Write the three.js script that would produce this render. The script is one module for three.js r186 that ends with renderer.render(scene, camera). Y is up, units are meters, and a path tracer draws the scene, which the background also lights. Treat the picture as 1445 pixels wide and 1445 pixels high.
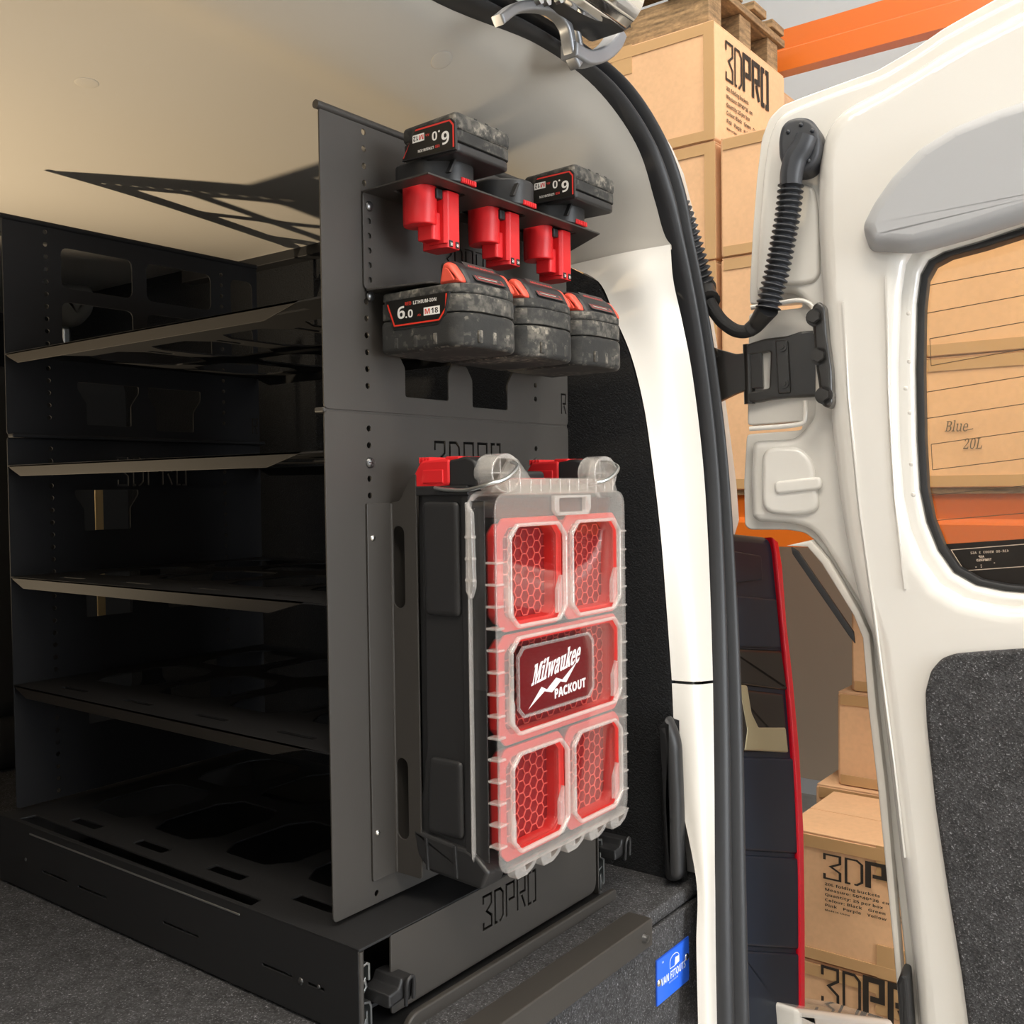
import * as THREE from 'three';
import { RectAreaLightUniformsLib } from 'three/addons/lights/RectAreaLightUniformsLib.js';
import { RoundedBoxGeometry } from 'three/addons/geometries/RoundedBoxGeometry.js';
import { mergeGeometries, toCreasedNormals } from 'three/addons/utils/BufferGeometryUtils.js';

// ---------- camera, light, exposure ----------
const scene = new THREE.Scene();
const renderer = new THREE.WebGLRenderer({ antialias: true });
renderer.toneMapping = THREE.LinearToneMapping;
renderer.toneMappingExposure = 0.90;
renderer.shadowMap.enabled = true;
RectAreaLightUniformsLib.init();
const V = (x, y, z) => new THREE.Vector3(x, y, z);
const camera = new THREE.PerspectiveCamera(2 * Math.atan(722.5 / 1430) * 180 / Math.PI, 1, 0.02, 60);
{
  const p = [-0.70525,0.54675,0.77180], f = [0.796353,-0.025088,-0.604311], u = [0.028179,0.999593,-0.004364];
  camera.position.set(...p); camera.up.set(...u); camera.lookAt(p[0] + f[0], p[1] + f[1], p[2] + f[2]);
}
scene.add(camera);
scene.background = new THREE.Color(0.02, 0.02, 0.022);
const WARM = new THREE.Color(1.0, 0.89, 0.74);
const GROUND = -0.76, ROOF = 4.6;
// unseen roof lights, placed to light the van rear and the cartons: [x, z, width(x), length(z), intensity]
const ROOF_LIGHTS = [[-1.9, 2.3, 1.5, 2.6, 10], [0.9, 4.2, 1.4, 2.6, 7], [-4.2, 0.2, 1.4, 2.6, 7], [0.05, -0.5, 0.5, 2.4, 26], [-1.2, 6.2, 1.6, 1.6, 6]];

// ---------- helpers ----------
let seed = 7;
const rnd = () => { seed = (seed * 1664525 + 1013904223) >>> 0; return seed / 4294967296; };
const used = {};
function numbered(n) { used[n] = (used[n] ?? -1) + 1; return used[n] ? n + '_' + String(used[n]).padStart(3, '0') : n; }
const orig = new WeakMap();
function tag(o, label, category, group, kind) {
  if (label) o.userData.label = label;
  if (category) o.userData.category = category;
  if (group) o.userData.group = group;
  if (kind) o.userData.kind = kind;
  return o;
}
function thing(name, label, category, base, group) {
  const o = new THREE.Group(); o.name = numbered(name); o.position.set(...base); orig.set(o, V(...base)); scene.add(o);
  return tag(o, label, category, group);
}
// triplanar uv in metres
function boxUV(g) {
  if (g.index) g = g.toNonIndexed();
  const p = g.attributes.position, n = p.count, uv = new Float32Array(n * 2), a = V(), b = V(), c = V(), e = V(), f = V();
  for (let i = 0; i < n; i += 3) {
    a.fromBufferAttribute(p, i); b.fromBufferAttribute(p, i + 1); c.fromBufferAttribute(p, i + 2);
    e.subVectors(b, a); f.subVectors(c, a); e.cross(f);
    const x = Math.abs(e.x), y = Math.abs(e.y), z = Math.abs(e.z);
    [a, b, c].forEach((v, k) => {
      const q = x > y && x > z ? [v.z, v.y] : y > z ? [v.x, v.z] : [v.x, v.y];
      uv[(i + k) * 2] = q[0]; uv[(i + k) * 2 + 1] = q[1];
    });
  }
  g.setAttribute('uv', new THREE.BufferAttribute(uv, 2));
  return g;
}
function clean(g) { for (const k of Object.keys(g.attributes)) if (!['position', 'normal', 'uv'].includes(k)) g.deleteAttribute(k); g.morphAttributes = {}; return g; }
function merge(list) { return mergeGeometries(list.map(g => { g = clean(g.index ? g.toNonIndexed() : g); if (!g.attributes.normal) g.computeVertexNormals(); if (!g.attributes.uv) boxUV(g); return g; }), false); }
function part(name, geo, mat, parent, opt = {}) {
  let g = Array.isArray(geo) ? merge(geo) : geo;
  if (!opt.keepUV) g = boxUV(g);
  const o = orig.get(parent);
  if (o && !opt.local) g = g.clone().translate(-o.x, -o.y, -o.z);
  const m = new THREE.Mesh(g, mat); m.name = name; m.castShadow = m.receiveShadow = true;
  if (parent) { parent.add(m); if (o && !opt.local) orig.set(m, o); } else { m.name = numbered(name); scene.add(m); }
  if (opt.label) m.userData.label = opt.label;
  if (opt.kind) m.userData.kind = opt.kind;
  return m;
}
const struct = (name, geo, mat) => part(name, geo, mat, null, { kind: 'structure' });
const S5 = Math.sin(5 * Math.PI / 180), C5 = Math.cos(5 * Math.PI / 180);
const FR = {
  z: [V(1, 0, 0), V(0, 1, 0), V(0, 0, 1), V(0, 0, 0)], x: [V(0, 0, 1), V(0, 1, 0), V(1, 0, 0), V(0, 0, 0)], y: [V(1, 0, 0), V(0, 0, 1), V(0, 1, 0), V(0, 0, 0)],
  O: [V(1, 0, 0), V(0, C5, -S5), V(0, S5, C5), V(0, 0, .165)], H: [V(.1961, 0, .9806), V(0, 1, 0), V(-.9806, 0, .1961), V(.672, 0, .10)],
};
function place(g, frame) {
  const [X, Y, Z, O] = FR[frame], m = new THREE.Matrix4().makeBasis(X, Y, Z).setPosition(O);
  g.applyMatrix4(m);
  if (m.determinant() < 0) {
    if (g.index) g = g.toNonIndexed();
    for (const k of Object.keys(g.attributes)) {
      const A = g.attributes[k], s = A.itemSize, d = A.array;
      for (let i = 0; i < A.count; i += 3) for (let j = 0; j < s; j++) { const t = d[(i + 1) * s + j]; d[(i + 1) * s + j] = d[(i + 2) * s + j]; d[(i + 2) * s + j] = t; }
    }
  }
  return g;
}
const area = p => p.reduce((s, a, i) => { const b = p[(i + 1) % p.length]; return s + a[0] * b[1] - b[0] * a[1]; }, 0) / 2;
// round the corners of a polygon
function rp(pts, r, seg = 4) {
  const out = [], n = pts.length;
  for (let i = 0; i < n; i++) {
    const p = pts[i], a = pts[(i + n - 1) % n], b = pts[(i + 1) % n], rr = p[2] ?? r;
    const da = Math.hypot(a[0] - p[0], a[1] - p[1]), db = Math.hypot(b[0] - p[0], b[1] - p[1]), k = Math.min(rr, da * .48, db * .48);
    if (k < 1e-5) { out.push([p[0], p[1]]); continue; }
    const A = [p[0] + (a[0] - p[0]) * k / da, p[1] + (a[1] - p[1]) * k / da], B = [p[0] + (b[0] - p[0]) * k / db, p[1] + (b[1] - p[1]) * k / db];
    for (let j = 0; j <= seg; j++) { const t = j / seg, u = 1 - t; out.push([u * u * A[0] + 2 * u * t * p[0] + t * t * B[0], u * u * A[1] + 2 * u * t * p[1] + t * t * B[1]]); }
  }
  return out;
}
const rect = (x0, y0, x1, y1, r = 0, seg = 4) => rp([[x0, y0], [x1, y0], [x1, y1], [x0, y1]], r, seg);
const circ = (x, y, r, n = 14) => Array.from({ length: n }, (_, i) => [x + r * Math.cos(i * 2 * Math.PI / n), y + r * Math.sin(i * 2 * Math.PI / n)]);
function oct(x0, y0, x1, y1, c) { return [[x0 + c, y0], [x1 - c, y0], [x1, y0 + c], [x1, y1 - c], [x1 - c, y1], [x0 + c, y1], [x0, y1 - c], [x0, y0 + c]]; }
// area-weighted normals, kept sharp beyond an angle
function creased(g, angle) {
  g = g.index ? g.toNonIndexed() : g;
  const p = g.attributes.position, n = p.count, cosA = Math.cos(angle), fn = [], hash = new Map(), a = V(), b = V(), c = V();
  const key = i => Math.round(p.getX(i) * 2e5) + ',' + Math.round(p.getY(i) * 2e5) + ',' + Math.round(p.getZ(i) * 2e5);
  const ks = [];
  for (let i = 0; i < n; i += 3) {
    a.fromBufferAttribute(p, i); b.fromBufferAttribute(p, i + 1); c.fromBufferAttribute(p, i + 2); b.sub(a); c.sub(a);
    const f = V().crossVectors(b, c), ar = f.length(); if (ar > 0) f.divideScalar(ar); fn.push([f, ar]);
    for (let k = 0; k < 3; k++) { const h = key(i + k); ks.push(h); let l = hash.get(h); if (!l) hash.set(h, l = []); l.push(i / 3); }
  }
  const out = new Float32Array(n * 3), v = V();
  for (let i = 0; i < n; i++) {
    const f = fn[(i / 3) | 0][0]; v.set(0, 0, 0);
    for (const j of hash.get(ks[i])) { const q = fn[j]; if (q[0].dot(f) > cosA) v.addScaledVector(q[0], q[1]); }
    v.normalize(); out[i * 3] = v.x; out[i * 3 + 1] = v.y; out[i * 3 + 2] = v.z;
  }
  g.setAttribute('normal', new THREE.BufferAttribute(out, 3)); return g;
}
// extrude an outline from d0 to d1 along a frame's third axis
function ext(pts, d0, d1, frame = 'z', o = {}) {
  const sh = new THREE.Shape(pts.map(p => new THREE.Vector2(p[0], p[1])));
  for (const h of o.holes || []) sh.holes.push(new THREE.Path(h.map(p => new THREE.Vector2(p[0], p[1]))));
  const b = Math.min(o.bevel || 0, (d1 - d0) * .49);
  let g = new THREE.ExtrudeGeometry(sh, { depth: d1 - d0 - 2 * b, bevelEnabled: b > 0, bevelThickness: b, bevelSize: o.bs ?? b, bevelOffset: -(o.bs ?? b), bevelSegments: o.seg ?? 2, curveSegments: 6 });
  g.translate(0, 0, d0 + b);
  g = creased(g, o.crease ?? .75);
  return place(g, frame);
}
function box(x0, y0, z0, x1, y1, z1, r = .002, seg = 2) {
  const w = x1 - x0, h = y1 - y0, d = z1 - z0;
  r = Math.min(r, w * .49, h * .49, d * .49);
  const g = r > 0 ? new RoundedBoxGeometry(w, h, d, seg, r) : new THREE.BoxGeometry(w, h, d);
  return g.translate((x0 + x1) / 2, (y0 + y1) / 2, (z0 + z1) / 2);
}
function cyl(a, b, r, n = 16, r2) {
  const d = V().subVectors(b, a), L = d.length();
  const g = new THREE.CylinderGeometry(r2 ?? r, r, L, n); g.translate(0, L / 2, 0);
  g.applyQuaternion(new THREE.Quaternion().setFromUnitVectors(V(0, 1, 0), d.normalize())); g.translate(a.x, a.y, a.z);
  return g;
}
const pv = a => V(...a);
function tube(pts, r, seg = 40, rad = 10) { return new THREE.TubeGeometry(new THREE.CatmullRomCurve3(pts.map(p => Array.isArray(p) ? pv(p) : p), false, 'catmullrom', .5), seg, r, rad, false); }
// tube whose radius changes along its length
function sweep(pts, rf, seg, rad = 14) {
  const c = new THREE.CatmullRomCurve3(pts.map(pv), false, 'centripetal'), fr = c.computeFrenetFrames(seg, false), pos = [], idx = [], L = c.getLength();
  for (let i = 0; i <= seg; i++) {
    const p = c.getPointAt(i / seg), r = rf(i / seg, L);
    for (let j = 0; j <= rad; j++) {
      const a = j / rad * Math.PI * 2, q = p.clone().addScaledVector(fr.normals[i], r * Math.cos(a)).addScaledVector(fr.binormals[i], r * Math.sin(a));
      pos.push(q.x, q.y, q.z);
      if (i < seg && j < rad) { const k = i * (rad + 1) + j, m = k + rad + 1; idx.push(k, k + 1, m, k + 1, m + 1, m); }
    }
  }
  for (const e of [0, seg]) { const p = c.getPointAt(e / seg), n0 = pos.length / 3; pos.push(p.x, p.y, p.z); for (let j = 0; j <= rad; j++) { const k = (e * (rad + 1) + j) * 3; pos.push(pos[k], pos[k + 1], pos[k + 2]); } for (let j = 0; j < rad; j++) e ? idx.push(n0, n0 + 1 + j, n0 + 2 + j) : idx.push(n0, n0 + 2 + j, n0 + 1 + j); }
  const g = new THREE.BufferGeometry(); g.setAttribute('position', new THREE.Float32BufferAttribute(pos, 3)); g.setIndex(idx); g.computeVertexNormals();
  return g;
}
// smooth skin through rows of 3D points
function skin(rows, nu, nv, thick = 0) {
  const U = rows.map(r => { const c = new THREE.CatmullRomCurve3(r.map(pv), false, 'centripetal'); return Array.from({ length: nu + 1 }, (_, i) => c.getPoint(i / nu)); });
  const pos = [], idx = [];
  for (let i = 0; i <= nu; i++) {
    const c = rows.length > 2 ? new THREE.CatmullRomCurve3(U.map(r => r[i]), false, 'centripetal') : new THREE.LineCurve3(U[0][i], U[1][i]);
    for (let j = 0; j <= nv; j++) { const p = c.getPoint(j / nv); pos.push(p.x, p.y, p.z); if (i < nu && j < nv) { const k = i * (nv + 1) + j, m = k + nv + 1; idx.push(k, m, k + 1, k + 1, m, m + 1); } }
  }
  const g = new THREE.BufferGeometry(); g.setAttribute('position', new THREE.Float32BufferAttribute(pos, 3)); g.setIndex(idx); g.computeVertexNormals();
  return g;
}
// outline of a stroke along a polyline
function stroke(pts, w) {
  const L = [], R = [], n = pts.length;
  for (let i = 0; i < n; i++) {
    const p = pts[i], a = pts[Math.max(i - 1, 0)], b = pts[Math.min(i + 1, n - 1)];
    let d1 = i > 0 ? [p[0] - a[0], p[1] - a[1]] : [b[0] - p[0], b[1] - p[1]], d2 = i < n - 1 ? [b[0] - p[0], b[1] - p[1]] : d1;
    const n1 = Math.hypot(...d1), n2 = Math.hypot(...d2); d1 = [d1[0] / n1, d1[1] / n1]; d2 = [d2[0] / n2, d2[1] / n2];
    let m = [-(d1[1] + d2[1]), d1[0] + d2[0]]; const ml = Math.hypot(...m) || 1; m = [m[0] / ml, m[1] / ml];
    const k = w / 2 / Math.max(.35, m[0] * -d1[1] + m[1] * d1[0]);
    L.push([p[0] + m[0] * k, p[1] + m[1] * k]); R.push([p[0] - m[0] * k, p[1] - m[1] * k]);
  }
  return L.concat(R.reverse());
}
const GLYPH = {
  3: [[[0, .78], [0, 1], [.5, 1], [.5, .7], [.2, .52], [.5, .32], [.5, 0], [0, 0], [0, .2]]], D: [[[.14, 0], [0, 0], [0, 1], [.34, 1], [.5, .86], [.5, .14], [.34, 0], [.26, 0]]],
  P: [[[0, 0], [0, 1], [.5, 1], [.5, .5], [.14, .5]]], R: [[[0, 0], [0, 1], [.5, 1], [.5, .52], [.14, .52]], [[.28, .42], [.5, 0]]], O: [[[.2, 1], [0, 1], [0, 0], [.2, 0]], [[.3, 1], [.5, 1], [.5, 0], [.3, 0]]],
  M: [[[0, 0], [0, 1], [.25, .5], [.5, 1], [.5, 0]]], 1: [[[.1, .85], [.25, 1], [.25, 0]]], 2: [[[0, .8], [0, 1], [.5, 1], [.5, .6], [0, .2], [0, 0], [.5, 0]]],
};
function word(t, x, y, h, w, adv = .62) { // outlines of the letters, widths follow the height
  const out = [];
  [...t].forEach((c, i) => { for (const path of GLYPH[c]) out.push(stroke(path.map(p => [x + (p[0] * .8 + i * adv) * h, y + p[1] * h]), w)); });
  return out;
}

// ---------- textures ----------
function vnoise(n) { const t = new Float32Array(n * n); for (let i = 0; i < n * n; i++) t[i] = rnd(); return (x, y) => { x = ((x % n) + n) % n; y = ((y % n) + n) % n; const i = x | 0, j = y | 0, u = x - i, v = y - j, s = u * u * (3 - 2 * u), w = v * v * (3 - 2 * v), I = (i + 1) % n, J = (j + 1) % n; return (t[j * n + i] * (1 - s) + t[j * n + I] * s) * (1 - w) + (t[J * n + i] * (1 - s) + t[J * n + I] * s) * w; }; }
function fbm(base, oct = 5) { const f = Array.from({ length: oct }, (_, k) => vnoise(base << k)); return (u, v) => { let s = 0, a = .5; f.forEach((q, k) => { s += a * q(u * (base << k), v * (base << k)); a *= .5; }); return s / (1 - Math.pow(.5, oct)); }; }
function tex(n, fn, metres, srgb = true) {
  const d = new Uint8Array(n * n * 4);
  for (let j = 0; j < n; j++) for (let i = 0; i < n; i++) { const c = fn(i / n, j / n, i, j), k = (j * n + i) * 4; d[k] = c[0]; d[k + 1] = c[1]; d[k + 2] = c[2]; d[k + 3] = 255; }
  const t = new THREE.DataTexture(d, n, n); t.wrapS = t.wrapT = THREE.RepeatWrapping; t.magFilter = THREE.LinearFilter; t.minFilter = THREE.LinearMipmapLinearFilter; t.generateMipmaps = true;
  if (srgb) t.colorSpace = THREE.SRGBColorSpace; t.repeat.set(1 / metres, 1 / metres); t.needsUpdate = true; return t;
}
const g3 = v => { v = Math.max(0, Math.min(255, v)); return [v, v, v]; };
const F4 = fbm(4, 6), F8 = fbm(8, 6), F16 = fbm(16, 5), F64 = fbm(64, 3);
const fine = tex(256, (u, v) => g3(128 + 180 * (F64(u, v) - .5)), .06, false);
const carpetA = F64, carpetB = fbm(96, 2);
const carpetMap = tex(512, (u, v) => { const a = carpetA(u, v), b = carpetB(u + .31, v + .17), c = F8(u, v); let s = 58 + 46 * (a - .5) + 22 * (c - .5); if (b > .66) s += (b - .66) * 330; return [s * 1.0, s * 1.0, s * 1.03]; }, .14);
const carpetBump = tex(512, (u, v) => g3(255 * (.5 * carpetA(u, v) + .5 * carpetB(u + .31, v + .17))), .14, false);
const sstep = (a, b, x) => { x = Math.max(0, Math.min(1, (x - a) / (b - a))); return x * x * (3 - 2 * x); };
const D3 = fbm(3, 7), D5 = fbm(5, 7), D40 = fbm(40, 4);
const dustFn = (du, dv, lo, base, add) => (u, v) => { const a = D3(u + du, v + dv), b = D5(u * 1 + dv, v + du), c = D40(u, v), d = D40(v + .37, u + .11), s = sstep(lo, lo + .34, a * .55 + b * .45) * (.15 + .95 * sstep(.25, .75, c)) + .8 * sstep(.60, .74, d) * sstep(lo - .1, lo + .2, b); return [base + add * s, base + add * .93 * s, base - 1 + add * .82 * s]; };
const dustMap = tex(1024, dustFn(.1, .3, .36, 42, 58), .21);
const dustLight = tex(1024, dustFn(.5, .7, .28, 46, 48), .23);
const cardMap = tex(256, (u, v) => { const a = F4(u, v), b = F64(u, v); const s = 1.0 + .08 * (a - .5) + .05 * (b - .5); return [228 * s, 184 * s, 142 * s]; }, .5);
const woodMap = tex(256, (u, v) => { const a = F16(u * .5, v * 4), b = F64(u, v * 2), s = .75 + .5 * (a - .5) + .2 * (b - .5); return [196 * s, 160 * s, 116 * s]; }, .4);
const wallMap = tex(256, (u, v) => { const a = F4(u, v), s = .97 + .08 * (a - .5); return [206 * s, 210 * s, 214 * s]; }, 3);
const concrete = tex(256, (u, v) => { const a = F8(u, v), b = F64(u, v), s = 1 + .3 * (a - .5) + .1 * (b - .5); return [150 * s, 146 * s, 140 * s]; }, 1.6);
const smear = tex(256, (u, v) => { const a = F4(u, v), s = .16 + .5 * Math.max(0, a - .5); return [0, 255 * s, 0]; }, .25, false);

// ---------- materials ----------
const std = (o) => new THREE.MeshStandardMaterial(o), phy = (o) => new THREE.MeshPhysicalMaterial(o);
const rgb = (r, g, b) => new THREE.Color().setRGB(r, g, b);
const M = {
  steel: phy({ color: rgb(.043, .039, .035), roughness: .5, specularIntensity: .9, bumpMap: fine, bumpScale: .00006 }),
  steelShaded: phy({ color: rgb(.011, .011, .012), roughness: .75, specularIntensity: .4 }),  // rack steel with the interior shade put into its colour
  steelBaseShaded: phy({ color: rgb(.018, .018, .019), roughness: .6, specularIntensity: .5 }),  // same steel, darkened to carry the shade on deck and side
  steelLipShaded: phy({ color: rgb(.016, .0135, .011), roughness: .6, specularIntensity: .6 }),  // lip steel, shade and warm light put into its colour
  black: std({ color: rgb(.018, .018, .019), roughness: .45 }),
  plastic: phy({ color: rgb(.022, .022, .023), roughness: .42, bumpMap: fine, bumpScale: .00005 }),
  rubber: phy({ color: rgb(.028, .029, .032), roughness: .42, specularIntensity: .8 }),
  hose: phy({ color: rgb(.035, .038, .045), roughness: .42 }),
  sleeve: std({ color: rgb(.012, .012, .013), roughness: .8, bumpMap: fine, bumpScale: .0006 }),
  hinge: phy({ color: rgb(.018, .016, .014), roughness: .3, clearcoat: .5, clearcoatRoughness: .2 }),
  paint: phy({ color: rgb(.72, .70, .66), roughness: .35, clearcoat: 1, clearcoatRoughness: .04 }),
  trimWhite: phy({ color: rgb(.68, .65, .60), roughness: .45, clearcoat: .4, clearcoatRoughness: .2 }),
  liner: std({ color: rgb(.42, .39, .345), roughness: .85 }),
  greyTrim: std({ color: rgb(.40, .41, .43), roughness: .55 }),
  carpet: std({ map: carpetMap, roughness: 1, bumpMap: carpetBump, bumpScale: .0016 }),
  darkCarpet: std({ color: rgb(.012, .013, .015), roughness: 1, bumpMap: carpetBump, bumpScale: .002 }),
  zinc: std({ color: rgb(.62, .64, .64), roughness: .32, metalness: 1 }),
  chrome: std({ color: rgb(.9, .87, .82), roughness: .05, metalness: 1 }),
  alloy: std({ color: rgb(.30, .31, .33), roughness: .45, metalness: .7 }),
  screw: std({ color: rgb(.18, .18, .18), roughness: .3, metalness: .9 }),
  rivet: std({ color: rgb(.8, .78, .74), roughness: .25, metalness: 1 }),
  red: phy({ color: rgb(.70, .018, .022), roughness: .38 }),
  binRed: phy({ color: rgb(.72, .028, .024), roughness: .45 }),
  binLine: phy({ color: rgb(.85, .16, .13), roughness: .4 }),
  orangeRed: phy({ color: rgb(.80, .10, .06), roughness: .4 }),
  dust: std({ map: dustMap, roughness: .85, bumpMap: fine, bumpScale: .0002 }),
  dustLight: std({ map: dustLight, roughness: .85, bumpMap: fine, bumpScale: .0002 }),
  clear: phy({ color: rgb(.99, .99, .99), roughness: .0, transmission: 1, thickness: 0, ior: 1.45 }),
  clearHazy: phy({ color: rgb(.95, .93, .91), roughness: .04, transmission: .90, thickness: 0, ior: 1.5 }),
  clearRib: phy({ color: rgb(.94, .92, .90), roughness: .05, transmission: .78, thickness: 0, ior: 1.5 }),
  glass: phy({ color: rgb(.97, .93, .84), roughness: .0, transmission: 1, thickness: 0, ior: 1.45 }),
  frit: phy({ color: rgb(.016, .012, .009), roughness: .25, specularIntensity: .5 }),
  lampDark: phy({ color: rgb(.008, .013, .024), roughness: .32, specularIntensity: .2 }),
  lampSmoke: phy({ color: rgb(.014, .013, .013), roughness: .2, specularIntensity: .2 }),
  lampRed: phy({ color: rgb(.50, .004, .016), roughness: .2, specularIntensity: .5 }),
  lampClear: phy({ color: rgb(.30, .26, .16), roughness: .3, metalness: .3 }),
  card: std({ map: cardMap, roughness: .8 }),
  cardEdge: std({ color: rgb(.42, .25, .12), roughness: .9 }),
  tape: phy({ color: rgb(.58, .36, .17), roughness: .22, clearcoat: .8, clearcoatRoughness: .12 }),
  wood: std({ map: woodMap, roughness: .85 }),
  orange: phy({ color: rgb(.66, .15, .014), roughness: .35, clearcoat: .4, clearcoatRoughness: .2 }),
  wall: std({ map: wallMap, roughness: .9 }),
  floor: std({ map: concrete, roughness: .6 }),
  blue: phy({ color: rgb(.02, .10, .62), roughness: .3 }),
  strap: std({ color: rgb(.55, .42, .22), roughness: .8 }),
  seat: std({ color: rgb(.018, .018, .018), roughness: .95 }),
  headrest: std({ color: rgb(.085, .08, .07), roughness: .9 }),
  white: std({ color: rgb(.8, .8, .8), roughness: .5 }),
};
function canvasTex(w, h, draw) {
  const c = document.createElement('canvas'); c.width = w; c.height = h; const x = c.getContext('2d'); draw(x, w, h);
  const t = new THREE.CanvasTexture(c); t.colorSpace = THREE.SRGBColorSpace; t.anisotropy = 8; return t;
}
const inked = (t, o = {}) => phy({ map: t, roughness: .4, transparent: !!o.alpha, alphaTest: o.alpha ? .35 : 0, ...o.m });
function decal(pts, frame, d, flipU = false, rot = false) { // flat print: uv 0..1 over the outline's box
  const sh = new THREE.Shape(pts.map(p => new THREE.Vector2(p[0], p[1]))), g = new THREE.ShapeGeometry(sh), p = g.attributes.position;
  const xs = pts.map(q => q[0]), ys = pts.map(q => q[1]), x0 = Math.min(...xs), x1 = Math.max(...xs), y0 = Math.min(...ys), y1 = Math.max(...ys), uv = [];
  for (let i = 0; i < p.count; i++) { let u = (p.getX(i) - x0) / (x1 - x0), v = (p.getY(i) - y0) / (y1 - y0); if (flipU) u = 1 - u; if (rot) { u = 1 - u; v = 1 - v; } uv.push(u, v); }
  g.setAttribute('uv', new THREE.Float32BufferAttribute(uv, 2)); g.translate(0, 0, d);
  return place(g, frame);
}
const KUV = { keepUV: true };

// ================= WAREHOUSE =================
const X0 = -6.5, X1 = 3.4, Z0 = -6, Z1 = 8.5;
struct('floor', box(X0 - .2, GROUND - .2, Z0 - .2, X1 + .2, GROUND, Z1 + .2, 0), M.floor);
struct('ceiling', box(X0 - .2, ROOF, Z0 - .2, X1 + .2, ROOF + .2, Z1 + .2, 0), M.wall);
struct('wall_right', box(X1, GROUND, Z0 - .2, X1 + .2, ROOF, Z1 + .2, 0), M.wall);
struct('wall_left', box(X0 - .2, GROUND, Z0 - .2, X0, ROOF, Z1 + .2, 0), M.wall);
struct('wall_front', box(X0, GROUND, Z0 - .2, X1, ROOF, Z0, 0), M.wall);
struct('wall_back', box(X0, GROUND, Z1, X1, ROOF, Z1 + .2, 0), M.wall);
const glow = std({ color: rgb(.9, .9, .9), emissive: rgb(1, .93, .82), emissiveIntensity: 6 });
const lightWords = ['nearest to the open rear of the van', 'farther back over the loading area', 'on the far left side of the hall', 'narrow, above the van roof, lighting the cartons', 'square, by the rear wall'];
ROOF_LIGHTS.forEach(([x, z, w, l, I], i) => {
  const t = thing('unseen_ceiling_light', 'unseen white framed warehouse ceiling light panel, ' + lightWords[i], 'ceiling light', [x, ROOF - .09, z]);
  part('frame', [box(x - w / 2 - .05, ROOF - .09, z - l / 2 - .05, x - w / 2, ROOF, z + l / 2 + .05), box(x + w / 2, ROOF - .09, z - l / 2 - .05, x + w / 2 + .05, ROOF, z + l / 2 + .05), box(x - w / 2, ROOF - .09, z - l / 2 - .05, x + w / 2, ROOF, z - l / 2), box(x - w / 2, ROOF - .09, z + l / 2, x + w / 2, ROOF, z + l / 2 + .05)], M.white, t);
  part('diffuser', box(x - w / 2, ROOF - .05, z - l / 2, x + w / 2, ROOF - .03, z + l / 2, 0), glow, t);
  const L = new THREE.RectAreaLight(WARM, I, w, l); L.position.set(0, .03, 0); L.rotation.x = -Math.PI / 2; t.add(L);
});

const RD = 1.6;
// unseen glowing roller door, placed to light surfaces that face the rear
{
  const t = thing('unseen_roller_door', 'unseen wide glowing roller door in the rear wall, lighting rear facing surfaces', 'door', [-1.4 + RD, GROUND, Z1 - .05]);
  part('door_frame', [box(RD - 3.6, GROUND, Z1 - .12, RD - 3.4, 2.7, Z1 - .001, .01), box(RD + .6, GROUND, Z1 - .12, RD + .8, 2.7, Z1 - .001, .01), box(RD - 3.6, 2.7, Z1 - .12, RD + .8, 2.95, Z1 - .001, .01)], M.wall, t);
  const dm = std({ color: rgb(.8, .8, .8), emissive: rgb(.85, .93, 1), emissiveIntensity: 3 });
  for (let i = 0; i < 6; i++) part('door_panel', box(RD - 3.4, GROUND + .01 + i * .574, Z1 - .06, RD + .6, GROUND + .575 + i * .574, Z1 - .03, .008), dm, t);
  const L = new THREE.RectAreaLight(new THREE.Color(.92, .96, 1), 8, 4, 3.4); L.position.set(0, 1.73, -.04); t.add(L);
}
// ---- pallet racking ----
const rk = thing('pallet_rack', 'orange steel pallet racking holding rows of cardboard cartons beside the van', 'pallet rack', [1.62, GROUND, -.3]);
function beam(x, y0, y1, dir) { // stepped box beam along z
  const w = .05 * dir, k = (y1 - y0);
  return ext([[x, y0], [x + w, y0], [x + w, y1], [x + w * .45, y1], [x + w * .45, y0 + k * .56], [x + w * .3, y0 + k * .5], [x, y0 + k * .46]].map(p => [p[0], p[1]]), -2.4, 2.2, 'z', { bevel: .003, seg: 1 });
}
part('beam', beam(1.60, .395, .518, 1), M.orange, rk);
{ const q = [[-0.5527,1.8825],[-0.1946,1.8602],[-0.4791,1.7544],[-0.1404,1.7305]]; const yt = (q[0][1] + q[1][1]) / 2, yb = (q[2][1] + q[3][1]) / 2; part('beam', beam(2.15, yb, yt, 1), M.orange, rk); part('beam', beam(2.15, .395, .518, 1), M.orange, rk); }
part('brown_sheet', box(2.62, -.46, -2.4, 2.64, .39, 2.2, .002), std({ color: rgb(.46, .38, .29), roughness: .9 }), rk);  // plain brown sheet closing the lower bay from behind
for (const [x, z] of [[1.6, -2.5], [2.14, -2.5], [1.6, 2.2], [2.14, 2.2]]) part('upright', [box(x, GROUND, z, x + .08, 2.6, z + .1, .006), box(x - .03, GROUND, z - .03, x + .11, GROUND + .01, z + .13, .002)], M.orange, rk);
for (let i = 0; i < 9; i++) part('deck_board', box(1.61, .518, -2.35 + i * .5, 2.19, .532, -1.87 + i * .5, .002), M.wood, rk);

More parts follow.
